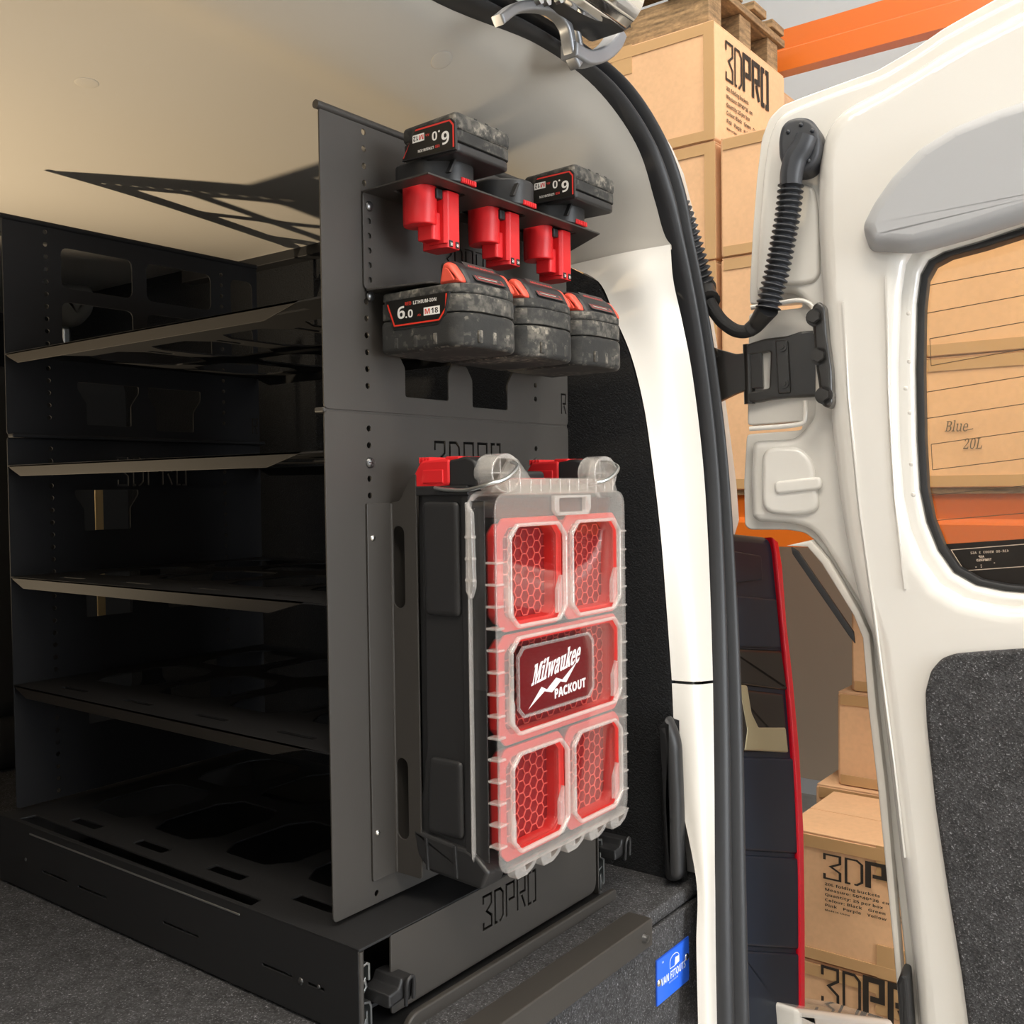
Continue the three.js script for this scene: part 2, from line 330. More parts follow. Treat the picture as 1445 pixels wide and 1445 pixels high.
// ---- cartons ----
function stencil(x, w, h, extra) { // black print of a carton
  x.clearRect(0, 0, w, h); x.strokeStyle = x.fillStyle = '#2a231c'; x.lineJoin = 'miter';
  const s = h * .40, top = h * .04; let cx = w * .02;
  [...'3DPRO'].forEach((c, i) => { x.lineWidth = i < 2 ? s * .07 : s * .15; const gw = s * .52; for (const p of GLYPH[c]) { x.beginPath(); p.forEach((q, k) => { const X = cx + q[0] * 1.0 * gw / .5 * .8, Y = top + (1 - q[1]) * s; k ? x.lineTo(X, Y) : x.moveTo(X, Y); }); x.stroke(); } cx += gw * .8 + s * (i < 2 ? .16 : .22); });
  x.font = 'bold ' + Math.round(h * .062) + 'px sans-serif';
  ['20L folding buckets', 'Measure: 50*40*26  cm', 'Quantity: 25 per box', 'Colour: Black\u25a1  Green\u25a1  Orange\u25a1', 'Pink\u2611  Purple\u25a1  Yellow\u25a1  Other\u25a1'].forEach((l, k) => x.fillText(l, w * .02, h * (.56 + k * .088)));
  x.font = 'bold ' + Math.round(h * .04) + 'px sans-serif'; x.fillText('Made in China', w * .02, h * .985);
}
const printMat = inked(canvasTex(768, 512, stencil), { alpha: true, m: { roughness: .75 } });
const handMat = inked(canvasTex(512, 256, (x, w, h) => { x.clearRect(0, 0, w, h); x.fillStyle = x.strokeStyle = '#6b5c48'; x.lineWidth = 5; x.lineCap = 'round'; x.font = 'italic 96px serif'; x.save(); x.translate(30, 100); x.rotate(.02); x.fillText('Blue', 0, 0); x.beginPath(); x.moveTo(190, -6); x.lineTo(250, -16); x.stroke(); x.restore(); x.save(); x.translate(190, 220); x.fillText('20L', 0, 0); x.restore(); }), { alpha: true, m: { roughness: .8 } });
let ci = 0;
function carton(x0, y0, z0, x1, y1, z1, label, group, o = {}) {
  const t = thing('carton', label, 'cardboard box', [(x0 + x1) / 2, y0, (z0 + z1) / 2], group);
  const e = .0015 + .002 * rnd(); y1 -= .004;
  // slightly bulged sides
  const g = new RoundedBoxGeometry(x1 - x0 - e, y1 - y0, z1 - z0 - e, 3, .008); g.translate((x0 + x1) / 2, (y0 + y1) / 2, (z0 + z1) / 2);
  part('carton_body', g, M.card, t);
  const zm = (z0 + z1) / 2, xm = (x0 + x1) / 2;
  part('flap', [box(x0 + .004, y1 - .001, z0 + .004, xm - .002, y1 + .003, z1 - .004, .001), box(xm + .002, y1 - .001, z0 + .004, x1 - .004, y1 + .003, z1 - .004, .001)], M.card, t);
  const tapes = []; let te = .0006;
  const tp = (xa, ya, za, xb, yb, zb) => { te += .00022; return box(xa - te, ya, za, xb, yb, zb, .0002, 1); };
  if (o.alongZ) tapes.push(box(xm - .03, y1 - .06, z1 - .0015, xm + .03, y1 + .0035, z1 + .0008, .0004)); else tapes.push(tp(x0, y1 - .07, zm - .03, x0 + .001, y1 + .0036, zm + .03), tp(x0, y0, zm - .03, x0 + .001, y0 + .07, zm + .03));
  tapes.push(tp(x0, y1 - .028, z0 + .01, x0 + .001, y1 - .002, z1 - .01), tp(x0, y0 + .002, z0 + .01, x0 + .001, y0 + .026, z1 - .01), tp(x0, y0 + .001, z1 - .028, x0 + .0012, y1 - .001, z1 + .0009));
  for (const q of tapes) part('tape', q, M.tape, t);
  if (o.front) part('print', decal(rect(o.front[0], o.front[1], o.front[2], o.front[3]), 'x', x0 - .0022), o.hand ? handMat : printMat, t, KUV);
  if (o.side) part('print', decal(rect(o.side[0], o.side[1], o.side[2], o.side[3]), 'z', z1 + .0012), printMat, t, KUV);
  return t;
}
const RY = [.532, .815, 1.10, 1.392, 1.685], colX = 1.6, colX2 = 2.05;
const G = null;
carton(colX, RY[3], -.86, colX2, RY[4], -.338, 'taped brown carton on top of the tall rack stack, black print on its side', G, { side: [1.66, 1.43, 2.0, 1.66] });
carton(colX, RY[2], -.86, colX2, RY[3], -.338, 'brown carton directly below the top printed carton of the stack');
carton(colX, RY[1], -.86, colX2, RY[2], -.338, 'brown carton third from the top in the stack showing beside the rear pillar');
carton(colX, RY[0], -.86, colX2, RY[1], -.338, 'lowest brown carton of the stack beside the rear pillar, on the rack beam');
carton(colX, RY[2], -.327, colX2, RY[3], .14, 'brown carton behind the corrugated hose of the open door, topmost there');
carton(colX, RY[1], -.327, colX2, RY[2], .14, 'brown carton behind the lower end of the door hose, second from top');
carton(colX, RY[0], -.327, colX2, RY[1], .14, 'brown carton seen past the door hinge, resting on the rack beam');
carton(colX, RY[2], .15, colX2, RY[3], .63, 'brown carton at the very top of the stack behind the door window');
carton(colX, RY[1], .15, colX2, RY[2], .63, 'upper blank carton seen through the door window');
{ const q = [[0.1875,0.6848],[0.3054,0.6019]]; carton(colX, RY[0], .15, colX2, RY[1], .63, 'carton with faint handwriting seen through the door window', G, { front: [q[0][0], q[1][1], q[1][0], q[0][1]], hand: true }); }
carton(colX, RY[3], -1.4, colX2, RY[4], -.87, 'brown carton high up behind the van roof bracket');
carton(colX, RY[2], -1.4, colX2, RY[3], -.87, 'brown carton below the one behind the roof bracket');
carton(colX, RY[0], -1.4, colX2, RY[2], -.87, 'tall brown carton low in the rack behind the van body');
{ const q = [[-0.4824,1.7365],[-0.4336,1.6466]]; carton(2.24, RY[0], q[1][0] - .32, 2.6, q[0][1], q[1][0], 'tall narrow carton far back, its top just above the open door edge'); }
// pile on the ground
{
  const a = [[-0.037,-0.1999],[0.2518,-0.2073],[-0.0387,-0.4707]], z0 = a[0][0] - .06, z1 = z0 + .47, y1 = -.205, y2 = -.482;
  const f1 = [[-0.0062,-0.2443],[0.1765,-0.3688],[-0.0122,-0.4712],[0.1827,-0.5813]];
  carton(1.4, y2, z0, 1.72, y1, z1, 'printed brown carton second from the ground, lettering half hidden by the door', G, { front: [f1[0][0], f1[1][1], f1[0][0] + .30, f1[0][1] + .004] });
  carton(1.4, GROUND, z0 - .004, 1.72, y2 - .002, z1, 'printed brown carton on the ground at the bottom of the pile', G, { front: [f1[2][0], f1[2][1] - .212, f1[2][0] + .30, f1[2][1] - .010] });
  carton(1.735, GROUND, z0 - .05, 2.12, -.48, z1, 'plain brown carton on the ground behind the printed pile');
  carton(1.735, -.48, z0 - .05, 2.12, -.2, z1, 'plain brown carton behind the upper printed carton of the pile');
  const s = [[-0.1011,0.0312],[0.0182,-0.1953],[-0.0719,0.2349]];
  carton(1.76, -.2, s[0][0], 2.05, s[0][1], s[0][0] + .3, 'small plain carton standing on the pile beside the door edge');
  carton(1.78, s[0][1], s[2][0], 2.05, s[2][1] + .06, s[2][0] + .26, 'small plain carton topmost on the ground pile');
}
// wooden pallet above the stack
{
  const t = thing('pallet', 'weathered wooden pallet resting on top of the tall carton stack', 'pallet', [1.85, 1.69, -.9]);
  for (const x of [1.62, 1.8, 1.98]) part('block_runner', box(x, 1.69, -1.6, x + .07, 1.775, -.36, .003), M.wood, t);
  for (let i = 0; i < 6; i++) { const z = -1.6 + i * .225; part('plank', box(1.6, 1.776, z, 2.08, 1.796, z + .115 + .01 * rnd(), .002), M.wood, t); }
  part('plank', box(1.6, 1.80, -1.6, 1.66, 1.88, -.345, .003), M.wood, t);
  for (let i = 0; i < 3; i++) part('plank', box(1.72 + i * .13, 1.80, -1.6, 1.80 + i * .13, 1.822, -.36 + .02 * rnd(), .002), M.wood, t);
}

// ================= VAN =================
const van = thing('van', 'white van with its rear doors open, black racking fitted inside', 'van', [-.3, GROUND, -.6]);
const oY = s => s * C5, oZ = s => .165 - s * S5, o3 = (x, s, d = 0) => [x, s * C5 + d * S5, .165 - s * S5 + d * C5];
// load floor, carpeted
part('load_floor', [ext([[-1.22, -1.9], [.66, -1.9], [.66, .05], [.615, .135], [-1.22, .135]], -.02, 0, 'y', { bevel: .008, bs: .006, seg: 3 }), box(-1.22, -.3, -1.9, .66, -.019, .128, .002)], M.carpet, van);
part('floor_edge_board', box(-1.2, -.30, .126, .60, -.022, .1365, .004), M.carpet, van);
// head lining
{
  const px = [[0.1267,1.0664],[0.2819,1.0727],[0.4214,1.0623],[0.5128,1.0123],[0.5557,0.9536],[0.5743,0.8972],[0.5754,0.8803]];
  const R0 = [[-1.2, .8], [-1.15, .95], [-1.0, 1.05], [-.5, 1.085], [0, 1.085]].concat(px.slice(1)).map(p => o3(p[0], p[1], 0));
  const mid = z => (y1, y2) => [[-1.2, .7, z], [-1.12, .88, z], [-.95, .97, z], [-.45, 1.02, z], [-.05, 1.015, z], [.15, 1.005, z], [.32, .99, z], [.44, .97, z], [.505, .94, z], [.53, y1, z], [.535, y2, z]];
  const far = z => [[-1.2, .7, z], [-1.12, .88, z], [-.95, .97, z], [-.45, 1.0, z], [-.05, 1.0, z], [.15, .995, z], [.3, .987, z], [.42, .979, z], [.48, .975, z], [.5, .972, z], [.503, .970, z]];
  const R1 = R0.map((p, i) => { const m = mid(.03)(.89, .87)[i]; return [m[0] * .5 + p[0] * .5, m[1] * .5 + p[1] * .5, .035]; });
  R1[10] = [.548, .872, .03]; R1[9] = [.547, .90, .03];
  const rows = [far(-.87), far(-.6), far(-.34), mid(-.12)(.905, .872), mid(-.05)(.895, .865), R1, R0];
  part('roof_liner', skin(rows, 90, 60), M.liner, van);
  const liner = van.children[van.children.length - 1]; liner.updateWorldMatrix(true, true); van.updateMatrixWorld(true);
  const rc = new THREE.Raycaster(); liner.material.side = THREE.DoubleSide;
  for (const p of [...[[-0.0785,-0.2907]], ...[[0.1712,0.0156]]]) {
    rc.set(V(p[0], .3, p[1]), V(0, 1, 0)); const h = rc.intersectObject(liner)[0]; if (!h) continue;
    const n = h.face.normal.clone(); if (n.y > 0) n.negate();
    const g = new THREE.SphereGeometry(.013, 20, 10); g.scale(1, .07, 1); g.applyQuaternion(new THREE.Quaternion().setFromUnitVectors(V(0, 1, 0), n)); g.translate(h.point.x, h.point.y, h.point.z);
    part('liner_plug', g, M.liner, van);
  }
  const pl = new THREE.SphereGeometry(.014, 20, 10); pl.scale(.12, 1, 1); const q = [[0.545,0.9028,0.0084]][0]; pl.translate(...q); part('liner_plug', pl, M.liner, van);
}

// right inner wall, dark carpet, cut along the pillar trim
{
  const e = [[-0.0045,0.8367],[0.0219,0.7834],[0.0466,0.7294],[0.0661,0.659],[0.0787,0.58],[0.0908,0.4821],[0.0986,0.3846],[0.1062,0.2776],[0.1134,0.1415],[0.1228,0.0031],[0.1318,-0.0702]];
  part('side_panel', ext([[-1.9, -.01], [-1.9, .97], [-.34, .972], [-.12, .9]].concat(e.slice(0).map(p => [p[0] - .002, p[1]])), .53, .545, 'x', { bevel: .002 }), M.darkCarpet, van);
  const inner = [[0.53,0.8675,-0.0589],[0.53,0.8367,-0.0045],[0.53,0.7834,0.0219],[0.53,0.7294,0.0466],[0.53,0.659,0.0661],[0.53,0.58,0.0787],[0.53,0.4821,0.0908],[0.53,0.3846,0.0986],[0.53,0.2776,0.1062],[0.53,0.1415,0.1134],[0.53,0.0031,0.1228],[0.53,-0.0694,0.135],[0.53,-0.19,0.1413]];
  const outer = [[0.5724,0.8834,0.0877],[0.5715,0.8332,0.0921],[0.5869,0.7802,0.0967],[0.6016,0.7212,0.1019],[0.61,0.6509,0.1081],[0.6133,0.5649,0.1156],[0.6079,0.4691,0.124],[0.5982,0.3748,0.1322],[0.5846,0.2725,0.1412],[0.5627,0.1402,0.1527],[0.5388,0.0097,0.1642],[0.5292,-0.0599,0.1702],[0.5134,-0.1706,0.1799]];
  for (let i = 10; i < 13; i++) inner[i] = [outer[i][0] - [.03, .035, .035][i - 10], outer[i][1], outer[i][2] - .012];
  const mid = inner.map((p, i) => [p[0] * .42 + outer[i][0] * .58 - .012, p[1] * .5 + outer[i][1] * .5, p[2] * .42 + outer[i][2] * .58 + .004]);
  const cut = 8;
  const sk = (a, b) => skin([inner.slice(a, b), mid.slice(a, b), outer.slice(a, b)], 50, 14);
  part('pillar_trim', sk(0, cut + 1), M.trimWhite, van);
  const lo = (A) => A.slice(cut).map((p, i) => i ? p : [p[0], p[1] - .004, p[2]]);
  part('pillar_trim', skin([lo(inner), lo(mid), lo(outer)], 40, 14), M.trimWhite, van);
  // rubber wheel arch moulding by the pillar foot
  const w = [[0.1057,0.2402],[0.1258,0.204],[0.129,0.098],[0.1303,0.0109],[0.1053,0.0053],[0.0989,0.1219]];
  part('arch_moulding', ext(rp(w, .02, 5), .50, .53, 'x', { bevel: .012, seg: 4 }), M.black, van);
}
// rubber door seal round the opening
{
  const Lp = [[0.1267,1.0664],[0.2846,1.0719],[0.4175,1.0593],[0.5088,1.0112],[0.5515,0.9526],[0.5721,0.8968],[0.5888,0.8391],[0.605,0.765],[0.6162,0.6742],[0.6188,0.5722],[0.6104,0.4607],[0.5939,0.3318],[0.5719,0.1874],[0.5465,0.0485],[0.5254,-0.0682],[0.5069,-0.1824]];
  const Rp = [[0.2036,1.0957],[0.3279,1.0947],[0.4765,1.0746],[0.5615,1.0201],[0.5989,0.9632],[0.6106,0.8989],[0.6257,0.8397],[0.6425,0.7641],[0.6528,0.6765],[0.6578,0.5724],[0.6538,0.448],[0.6454,0.3252],[0.6287,0.1754],[0.6058,0.0311],[0.5874,-0.0908],[0.5695,-0.2096]];
  const W = (a, b, t) => a.map((p, i) => [p[0] + (b[i][0] - p[0]) * t, p[1] + (b[i][1] - p[1]) * t]);
  const full = a => { const L = a.map(p => [-.6 - p[0], p[1]]).reverse(); return L.concat([[-.45, a[0][1] + .003], [-.3, a[0][1] + .004], [-.15, a[0][1] + .003]], a); };
  const rows = prof => prof.map(([t, d]) => full(W(Lp, Rp, t)).map(p => o3(p[0], p[1], d)));
  const t = part('door_seal', skin(rows([[0, -.016], [0, .002], [.05, .011], [.22, .017], [.40, .011], [.50, -.004]]), 260, 16), M.rubber, van);
  part('seal_bead', skin(rows([[.48, -.004], [.56, .010], [.66, .019], [.78, .022], [.90, .017], [1, .002], [1, -.02]]), 260, 18), M.rubber, t);
}
// outer body: right rear pillar, roof, sides, cab
{
  const p = [[0.5539,1.0881],[0.5879,1.0878],[0.6246,1.0836],[0.664,1.0613],[0.6983,1.0265],[0.7206,0.9711],[0.7371,0.9078],[0.7488,0.8428],[0.7607,0.7772],[0.7714,0.7053],[0.7797,0.6327],[0.7869,0.5541],[0.7845,0.4923],[0.7611,0.4676],[0.7352,0.4284],[0.722,0.3157],[0.673,0.0079],[0.6369,-0.2457]]; p.push([.56, -.24], [.58, .2], [.605, .6], [.605, .8], [.585, .92], [.555, 1.0], [.51, 1.05]);
  part('body_side', ext(rp(p, .004), -.16, -.03, 'O', { bevel: .004, bs: .003, seg: 3 }), M.paint, van);
  const q = [[0.5233,1.0652],[0.5684,1.0641],[0.6011,1.0392],[0.6279,0.9992],[0.6453,0.9505],[0.6582,0.9002],[0.6713,0.8493],[0.6872,0.7874],[0.6266,0.7802],[0.5737,0.9558]];
  part('body_flange', ext(rp(q, .002), -.06, -.012, 'O', { bevel: .003, bs: .002, seg: 3 }), M.paint, van);
  part('roof_panel', [box(-1.30, 1.115, -2.0, .50, 1.14, .02, .01), box(-1.3, 1.0, -2.0, .60, 1.12, -.95, .01)], M.paint, van);
  part('body_side', [box(-1.32, -.5, -2.0, -1.27, 1.12, .1, .02)], M.paint, van);
  part('cab_light_block', [box(-1.27, -.02, -2.0, .66, 1.1, -1.95, .002), box(.56, -.02, -1.95, .60, 1.1, -.34, .002), box(.50, .955, -.95, .6, 1.12, -.34, .002), box(-1.27, .968, -.90, .56, 1.03, -.875, .002), box(-1.27, 1.03, -1.95, .6, 1.06, -.88, .002)], M.black, van);  // black panels, mostly out of view, closing the cab against stray light
  const b = [[0.6937,-0.2148],[1.1433,-0.4263],[1.1763,-0.5196],[0.6924,-0.2933]];
  part('rear_bumper', ext(rp(b.map(q => [q[0], q[1]]), .01), .1, .22, 'z', { bevel: .01, seg: 3 }), M.paint, van);
  part('rear_bumper', box(-1.25, -.52, .0, .58, -.32, .2, .03, 4), M.paint, van);
  // wheels and underbody out of sight keep the van standing
  part('underbody', box(-1.2, -.62, -1.9, .62, -.3, .05, .03), M.black, van);
  for (const x of [-1.2, .4]) part('wheel', [cyl(V(x, GROUND + .3, -.9), V(x + .2, GROUND + .3, -.9), .3, 40)], M.rubber, van);
}
// tail lamp
{
  const base = [[0.6751,0.4708],[0.7053,0.4747],[0.8298,0.4634],[0.8506,0.4544],[0.861,0.424],[0.8612,0.2978],[0.8639,0.1831],[0.8529,0.0491],[0.8284,-0.0896],[0.7802,-0.3011]]; base.push([.585, -.23], [.60, .2], [.63, .42]);
  const t = part('tail_lamp', ext(rp(base, .008), -.16, -.004, 'O', { bevel: .012, seg: 4 }), M.lampDark, van, { label: 'dark tail lamp with a red outer edge' });
  const S = (pts, d0, d1, m, b = .004, n = 'lamp_lens') => part(n, ext(rp(pts, .004), d0, d1, 'O', { bevel: b, seg: 3 }), m, t);
  S([[0.652,0.4274],[0.6828,0.4494],[0.785,0.4356],[0.7822,0.3982],[0.6469,0.4021]], -.01, .0006, M.lampDark, .002, 'lamp_cover');
  S([[0.6351,0.3898],[0.83,0.3638],[0.8291,0.285],[0.6202,0.3163]], -.012, .0, M.lampDark, .003, 'lamp_cover');
  S([[0.6471,0.3106],[0.8342,0.282],[0.8419,0.2153],[0.6457,0.2576]], -.02, .0, M.lampSmoke, .006, 'lamp_lens');
  S([[0.6448,0.2537],[0.8244,0.2149],[0.8256,0.1207],[0.6536,0.1579]], -.02, .0002, M.lampSmoke, .006, 'lamp_lens');
  S([[0.6642,0.2546],[0.6926,0.2489],[0.6989,0.2079],[0.7188,0.1819],[0.818,0.1624],[0.82,0.1219],[0.6636,0.1589],[0.6791,0.1856]], -.006, .0014, M.lampClear, .003, 'lamp_reflector');
  S([[0.6386,0.1551],[0.8402,0.1085],[0.8231,-0.038],[0.6168,0.0279]], -.012, .0, M.lampDark, .004, 'lamp_cover');
  S([[0.6156,0.0223],[0.8243,-0.045],[0.7955,-0.1773],[0.595,-0.0984]], -.012, .0, M.lampDark, .004, 'lamp_cover');
  S([[0.5939,-0.1039],[0.7941,-0.1833],[0.7698,-0.2966],[0.5758,-0.2123]], -.012, .0, M.lampDark, .004, 'lamp_cover');
  const rd = [[0.8304,0.4621],[0.8515,0.4542],[0.8594,0.4125],[0.8558,0.3213],[0.8608,0.2293],[0.8607,0.1155],[0.8494,-0.0062],[0.8223,-0.1427],[0.7835,-0.3021],[0.7652,-0.2942],[0.8127,-0.0843],[0.8341,0.054],[0.8395,0.1763],[0.8396,0.2892],[0.8374,0.38],[0.8361,0.4369]];
  part('red_lens', ext(rd, -.10, .003, 'O', { bevel: .004, seg: 3 }), M.lampRed, t);
}
// ---- rear door, hinged on the right pillar, stands open ----
{
  const door = new THREE.Group(); door.name = 'rear_door'; van.add(door);
  const D0 = [.68, .55, .2], dd = [0.139694,0.086301,0.986427], dh = [0.000000,0.996195,-0.087156], dn = [-0.990195,0.012175,0.139163];
  const m = new THREE.Matrix4().makeBasis(pv(dd), pv(dh), pv(dn)); door.quaternion.setFromRotationMatrix(m);
  door.position.set(D0[0] - van.position.x, D0[1] - van.position.y, D0[2] - van.position.z);
  const dp = (name, g, mat, o = {}) => part(name, g, mat, door, { local: true, ...o });
  const P1 = [[0.3206,0.5912],[0.2683,0.5766],[0.2318,0.5616],[0.1807,0.5464],[0.1383,0.5435],[0.0798,0.5387],[0.0495,0.5353],[0.0301,0.5224],[0.0163,0.4953],[0.004,0.4386],[-0.0095,0.359],[-0.0205,0.2837],[-0.0226,0.2603],[0.052,0.2523],[0.0521,0.2422],[-0.0248,0.2482],[-0.0417,0.0852],[0.0366,0.0812],[0.0365,0.0691],[-0.0439,0.073],[-0.0544,0.0038],[-0.0591,-0.0601],[-0.0524,-0.0668],[0.0028,-0.0711],[0.0263,-0.0769],[0.0409,-0.09],[0.0528,-0.1108],[0.0756,-0.1577],[0.095,-0.1958],[0.1014,-0.2195],[0.1032,-0.3245],[0.1073,-0.5175],[0.1097,-0.6562],[0.1081,-0.766]];
  const uv0 = P1[P1.length - 1];
  const win = [[0.3395,0.2888],[0.2893,0.2815],[0.2463,0.2776],[0.2265,0.2704],[0.2153,0.2537],[0.2075,0.2151],[0.1982,0.1307],[0.1916,0.0361],[0.1893,-0.0303],[0.1935,-0.0735],[0.2042,-0.1122],[0.2207,-0.1424],[0.2464,-0.1605],[0.2791,-0.1696],[0.2994,-0.1724]];
  const wr = win.map(p => p.slice()), uc = .48; // right half of the window repeats the left
  const winAll = wr.concat(wr.slice().reverse().map(p => [2 * uc - p[0], p[1]]));
  const grow = (pts, k) => { const cx = uc, cy = pts.reduce((s, p) => s + p[1], 0) / pts.length; return pts.map(p => { const dx = p[0] - cx, dy = p[1] - cy, L = Math.hypot(dx, dy); return [p[0] + dx / L * k, p[1] + dy / L * k]; }); };
  const outline = P1.concat([[uv0[0] + .03, -1.12], [.86, -1.12], [.9, -.2], [.86, .56], [.7, P1[0][1] + .06], [.5, P1[0][1] + .05]]);
  dp('door_skin', ext(rp(outline, .006, 3), -.05, -.012, 'z', { bevel: .004, bs: .0025, seg: 3, holes: [winAll] }), M.paint);
  // pressed inner frame: hinge side tray, then the raised window surround
  const P2 = [[0.3208,0.5744],[0.2687,0.5613],[0.2323,0.5461],[0.184,0.5318],[0.139,0.5294],[0.0834,0.5235],[0.0561,0.5191],[0.0411,0.509],[0.0286,0.4837],[0.0171,0.4353],[0.0037,0.3561],[-0.0075,0.278],[-0.0072,0.2697],[0.0451,0.2637],[0.0717,0.2305],[0.0584,0.0823],[0.0283,0.056],[-0.0324,0.0613],[-0.0398,0.0023],[-0.0424,-0.049],[-0.0347,-0.0558],[0.0077,-0.0613],[0.0349,-0.0695],[0.0493,-0.0846],[0.0626,-0.1095],[0.0853,-0.1562],[0.1028,-0.1932],[0.1107,-0.2197],[0.1134,-0.3244],[0.1184,-0.5166],[0.1216,-0.6547],[0.121,-0.7639]];
  dp('inner_frame', ext(rp(P2.concat([[P2[P2.length - 1][0] + .02, -1.1], [.84, -1.1], [.88, -.2], [.84, .54], [.7, P2[0][1] + .05], [.5, P2[0][1] + .04]]), .012, 4), -.014, .006, 'z', { bevel: .010, bs: .010, seg: 4, holes: [grow(winAll, .004)] }), M.paint);
  const P3 = [[0.3249,0.5452],[0.2686,0.531],[0.2277,0.5148],[0.1766,0.5007],[0.1385,0.4919],[0.1146,0.4707],[0.0989,0.4248],[0.091,0.3367],[0.0888,0.2473],[0.0857,0.1482],[0.0845,0.0491],[0.0872,-0.05],[0.0934,-0.1291],[0.103,-0.1903],[0.1146,-0.2276],[0.1181,-0.334],[0.1231,-0.5258],[0.1271,-0.654],[0.1273,-0.7629]];
  dp('inner_frame', ext(rp(P3.concat([[P3[P3.length - 1][0] + .02, -1.08], [.82, -1.08], [.86, -.2], [.82, .52], [.68, P3[0][1] + .045], [.5, P3[0][1] + .04]]), .03, 6), .0, .034, 'z', { bevel: .026, bs: .022, seg: 6, holes: [grow(winAll, .022)] }), M.paint);
  // hollow under the hose and raised pad below the hinge
  dp('pressed_pad', ext(rp([[-0.0169,0.0492],[0.0353,0.045],[0.0531,0.0229],[0.0565,-0.0473],[0.0265,-0.0528],[-0.0254,-0.0443]], .02, 5), .0, .014, 'z', { bevel: .010, seg: 5 }), M.paint);
  dp('pressed_pad', ext(rp([[-0.0031,-0.0014],[0.0627,-0.0001],[0.0631,-0.018],[-0.0027,-0.0198]], .008, 5), .008, .018, 'z', { bevel: .004, seg: 4 }), M.paint);
  dp('pressed_pad', ext(rp([[0.0566,0.4133],[0.0875,0.4057],[0.0917,0.3665],[0.0848,0.268],[0.0437,0.2711],[0.0184,0.2811]], .02, 5), .0, .012, 'z', { bevel: .010, seg: 5 }), M.paint);
  // ridge lines down the window surround
  dp('pressed_rib', ext([[0.1171,0.232],[0.1181,0.2318],[0.1143,0.1044],[0.1153,-0.0525],[0.1218,-0.1987],[0.1285,-0.3819],[0.1312,-0.5156],[0.1303,-0.5157],[0.1249,-0.382],[0.1172,-0.1986],[0.1107,-0.052],[0.1105,0.105]], .028, .037, 'z', { bevel: .005, bs: .002, seg: 4 }), M.paint);
  dp('pressed_rib', ext([[0.1741,0.2552],[0.175,0.255],[0.1655,0.0971],[0.1609,-0.0372],[0.1625,-0.162],[0.1616,-0.1619],[0.1573,-0.0369],[0.1619,0.0976]], .028, .037, 'z', { bevel: .005, bs: .002, seg: 4 }), M.paint);
  for (const p of [[0.1974,0.2001],[0.1927,0.1372],[0.1853,0.1027],[0.1877,0.0705],[0.1835,0.0028],[0.1825,-0.0373]]) dp('spot_weld', new THREE.SphereGeometry(.003, 10, 6).scale(1, 1, .3).translate(p[0], p[1], .034), M.paint);
  // glass, rubber, wires, dark band
  dp('window_glass', ext(winAll, -.034, -.030, 'z'), M.glass);
  dp('window_rubber', ext(grow(winAll, .003), -.036, -.006, 'z', { bevel: .003, holes: [grow(winAll, -.007)] }), M.black);
  const fr = [[0.2051,-0.1069],[0.2149,-0.1363],[0.2427,-0.1588],[0.276,-0.168],[0.2984,-0.1701]];
  dp('window_band', ext(fr.concat(fr.slice().reverse().map(p => [2 * uc - p[0], p[1]])), -.0295, -.027, 'z'), M.frit);
  const wires = [[[0.2258,0.2813],[0.3583,0.2839]], [[0.2081,0.2441],[0.3549,0.2448]], [[0.2039,0.2069],[0.3519,0.2094]], [[0.2135,0.1721],[0.3489,0.1749]], [[0.212,0.1355],[0.3459,0.1403]], [[0.1936,0.1004],[0.3428,0.1048]], [[0.1914,0.0647],[0.3397,0.0692]], [[0.2027,0.0293],[0.3366,0.0337]], [[0.2014,-0.0053],[0.3336,-0.0019]], [[0.1876,-0.0398],[0.3305,-0.0375]], [[0.1918,-0.0741],[0.3274,-0.0732]]];
  const wm = std({ color: rgb(.10, .06, .03), roughness: .6 });
  for (const w of wires) { const a = w[0], b = [uc + (uc - a[0]), w[1][1] + (w[1][1] - a[1]) / (w[1][0] - a[0]) * (2 * uc - a[0] - w[1][0])]; dp('heating_wire', cyl(V(a[0], a[1], -.0288), V(b[0], b[1], -.0288), .0006, 6), wm); }
  for (const [i, j] of [[3, 4], [7, 8]]) dp('heating_wire', cyl(V(wires[i][0][0], wires[i][0][1], -.0288), V(wires[j][0][0], wires[j][0][1], -.0288), .0005, 6), wm);
  const pr = [[0.2141,-0.1084],[0.3241,-0.1115],[0.3208,-0.1499],[0.211,-0.1436]];
  dp('print', decal([[pr[0][0], pr[2][1]], [pr[1][0], pr[2][1]], [pr[1][0], pr[1][1]], [pr[0][0], pr[1][1]]], 'z', -.0262), inked(canvasTex(512, 168, (x, w, h) => {
    x.clearRect(0, 0, w, h); x.strokeStyle = x.fillStyle = '#cdb8a4'; x.lineWidth = 4; x.beginPath(); x.moveTo(w, 8); x.lineTo(6, 16); x.lineTo(70, h - 26); x.lineTo(w, h - 34); x.stroke();
    x.save(); x.translate(330, 0); x.scale(-1, 1); x.font = '20px monospace'; x.fillText('43R-00 M3003 3 AS2', 0, 48); x.font = 'bold 18px monospace'; x.fillText('AGP', 140, 72); x.fillText('TEMPERED', 100, 92); x.restore(); x.font = '28px serif'; x.fillText('\u2042', 320, 80); for (const [a, b] of [[135, 122], [165, 112], [165, 124], [240, 104]]) x.fillRect(a, b, 7, 5);
  }), { alpha: true }), KUV);
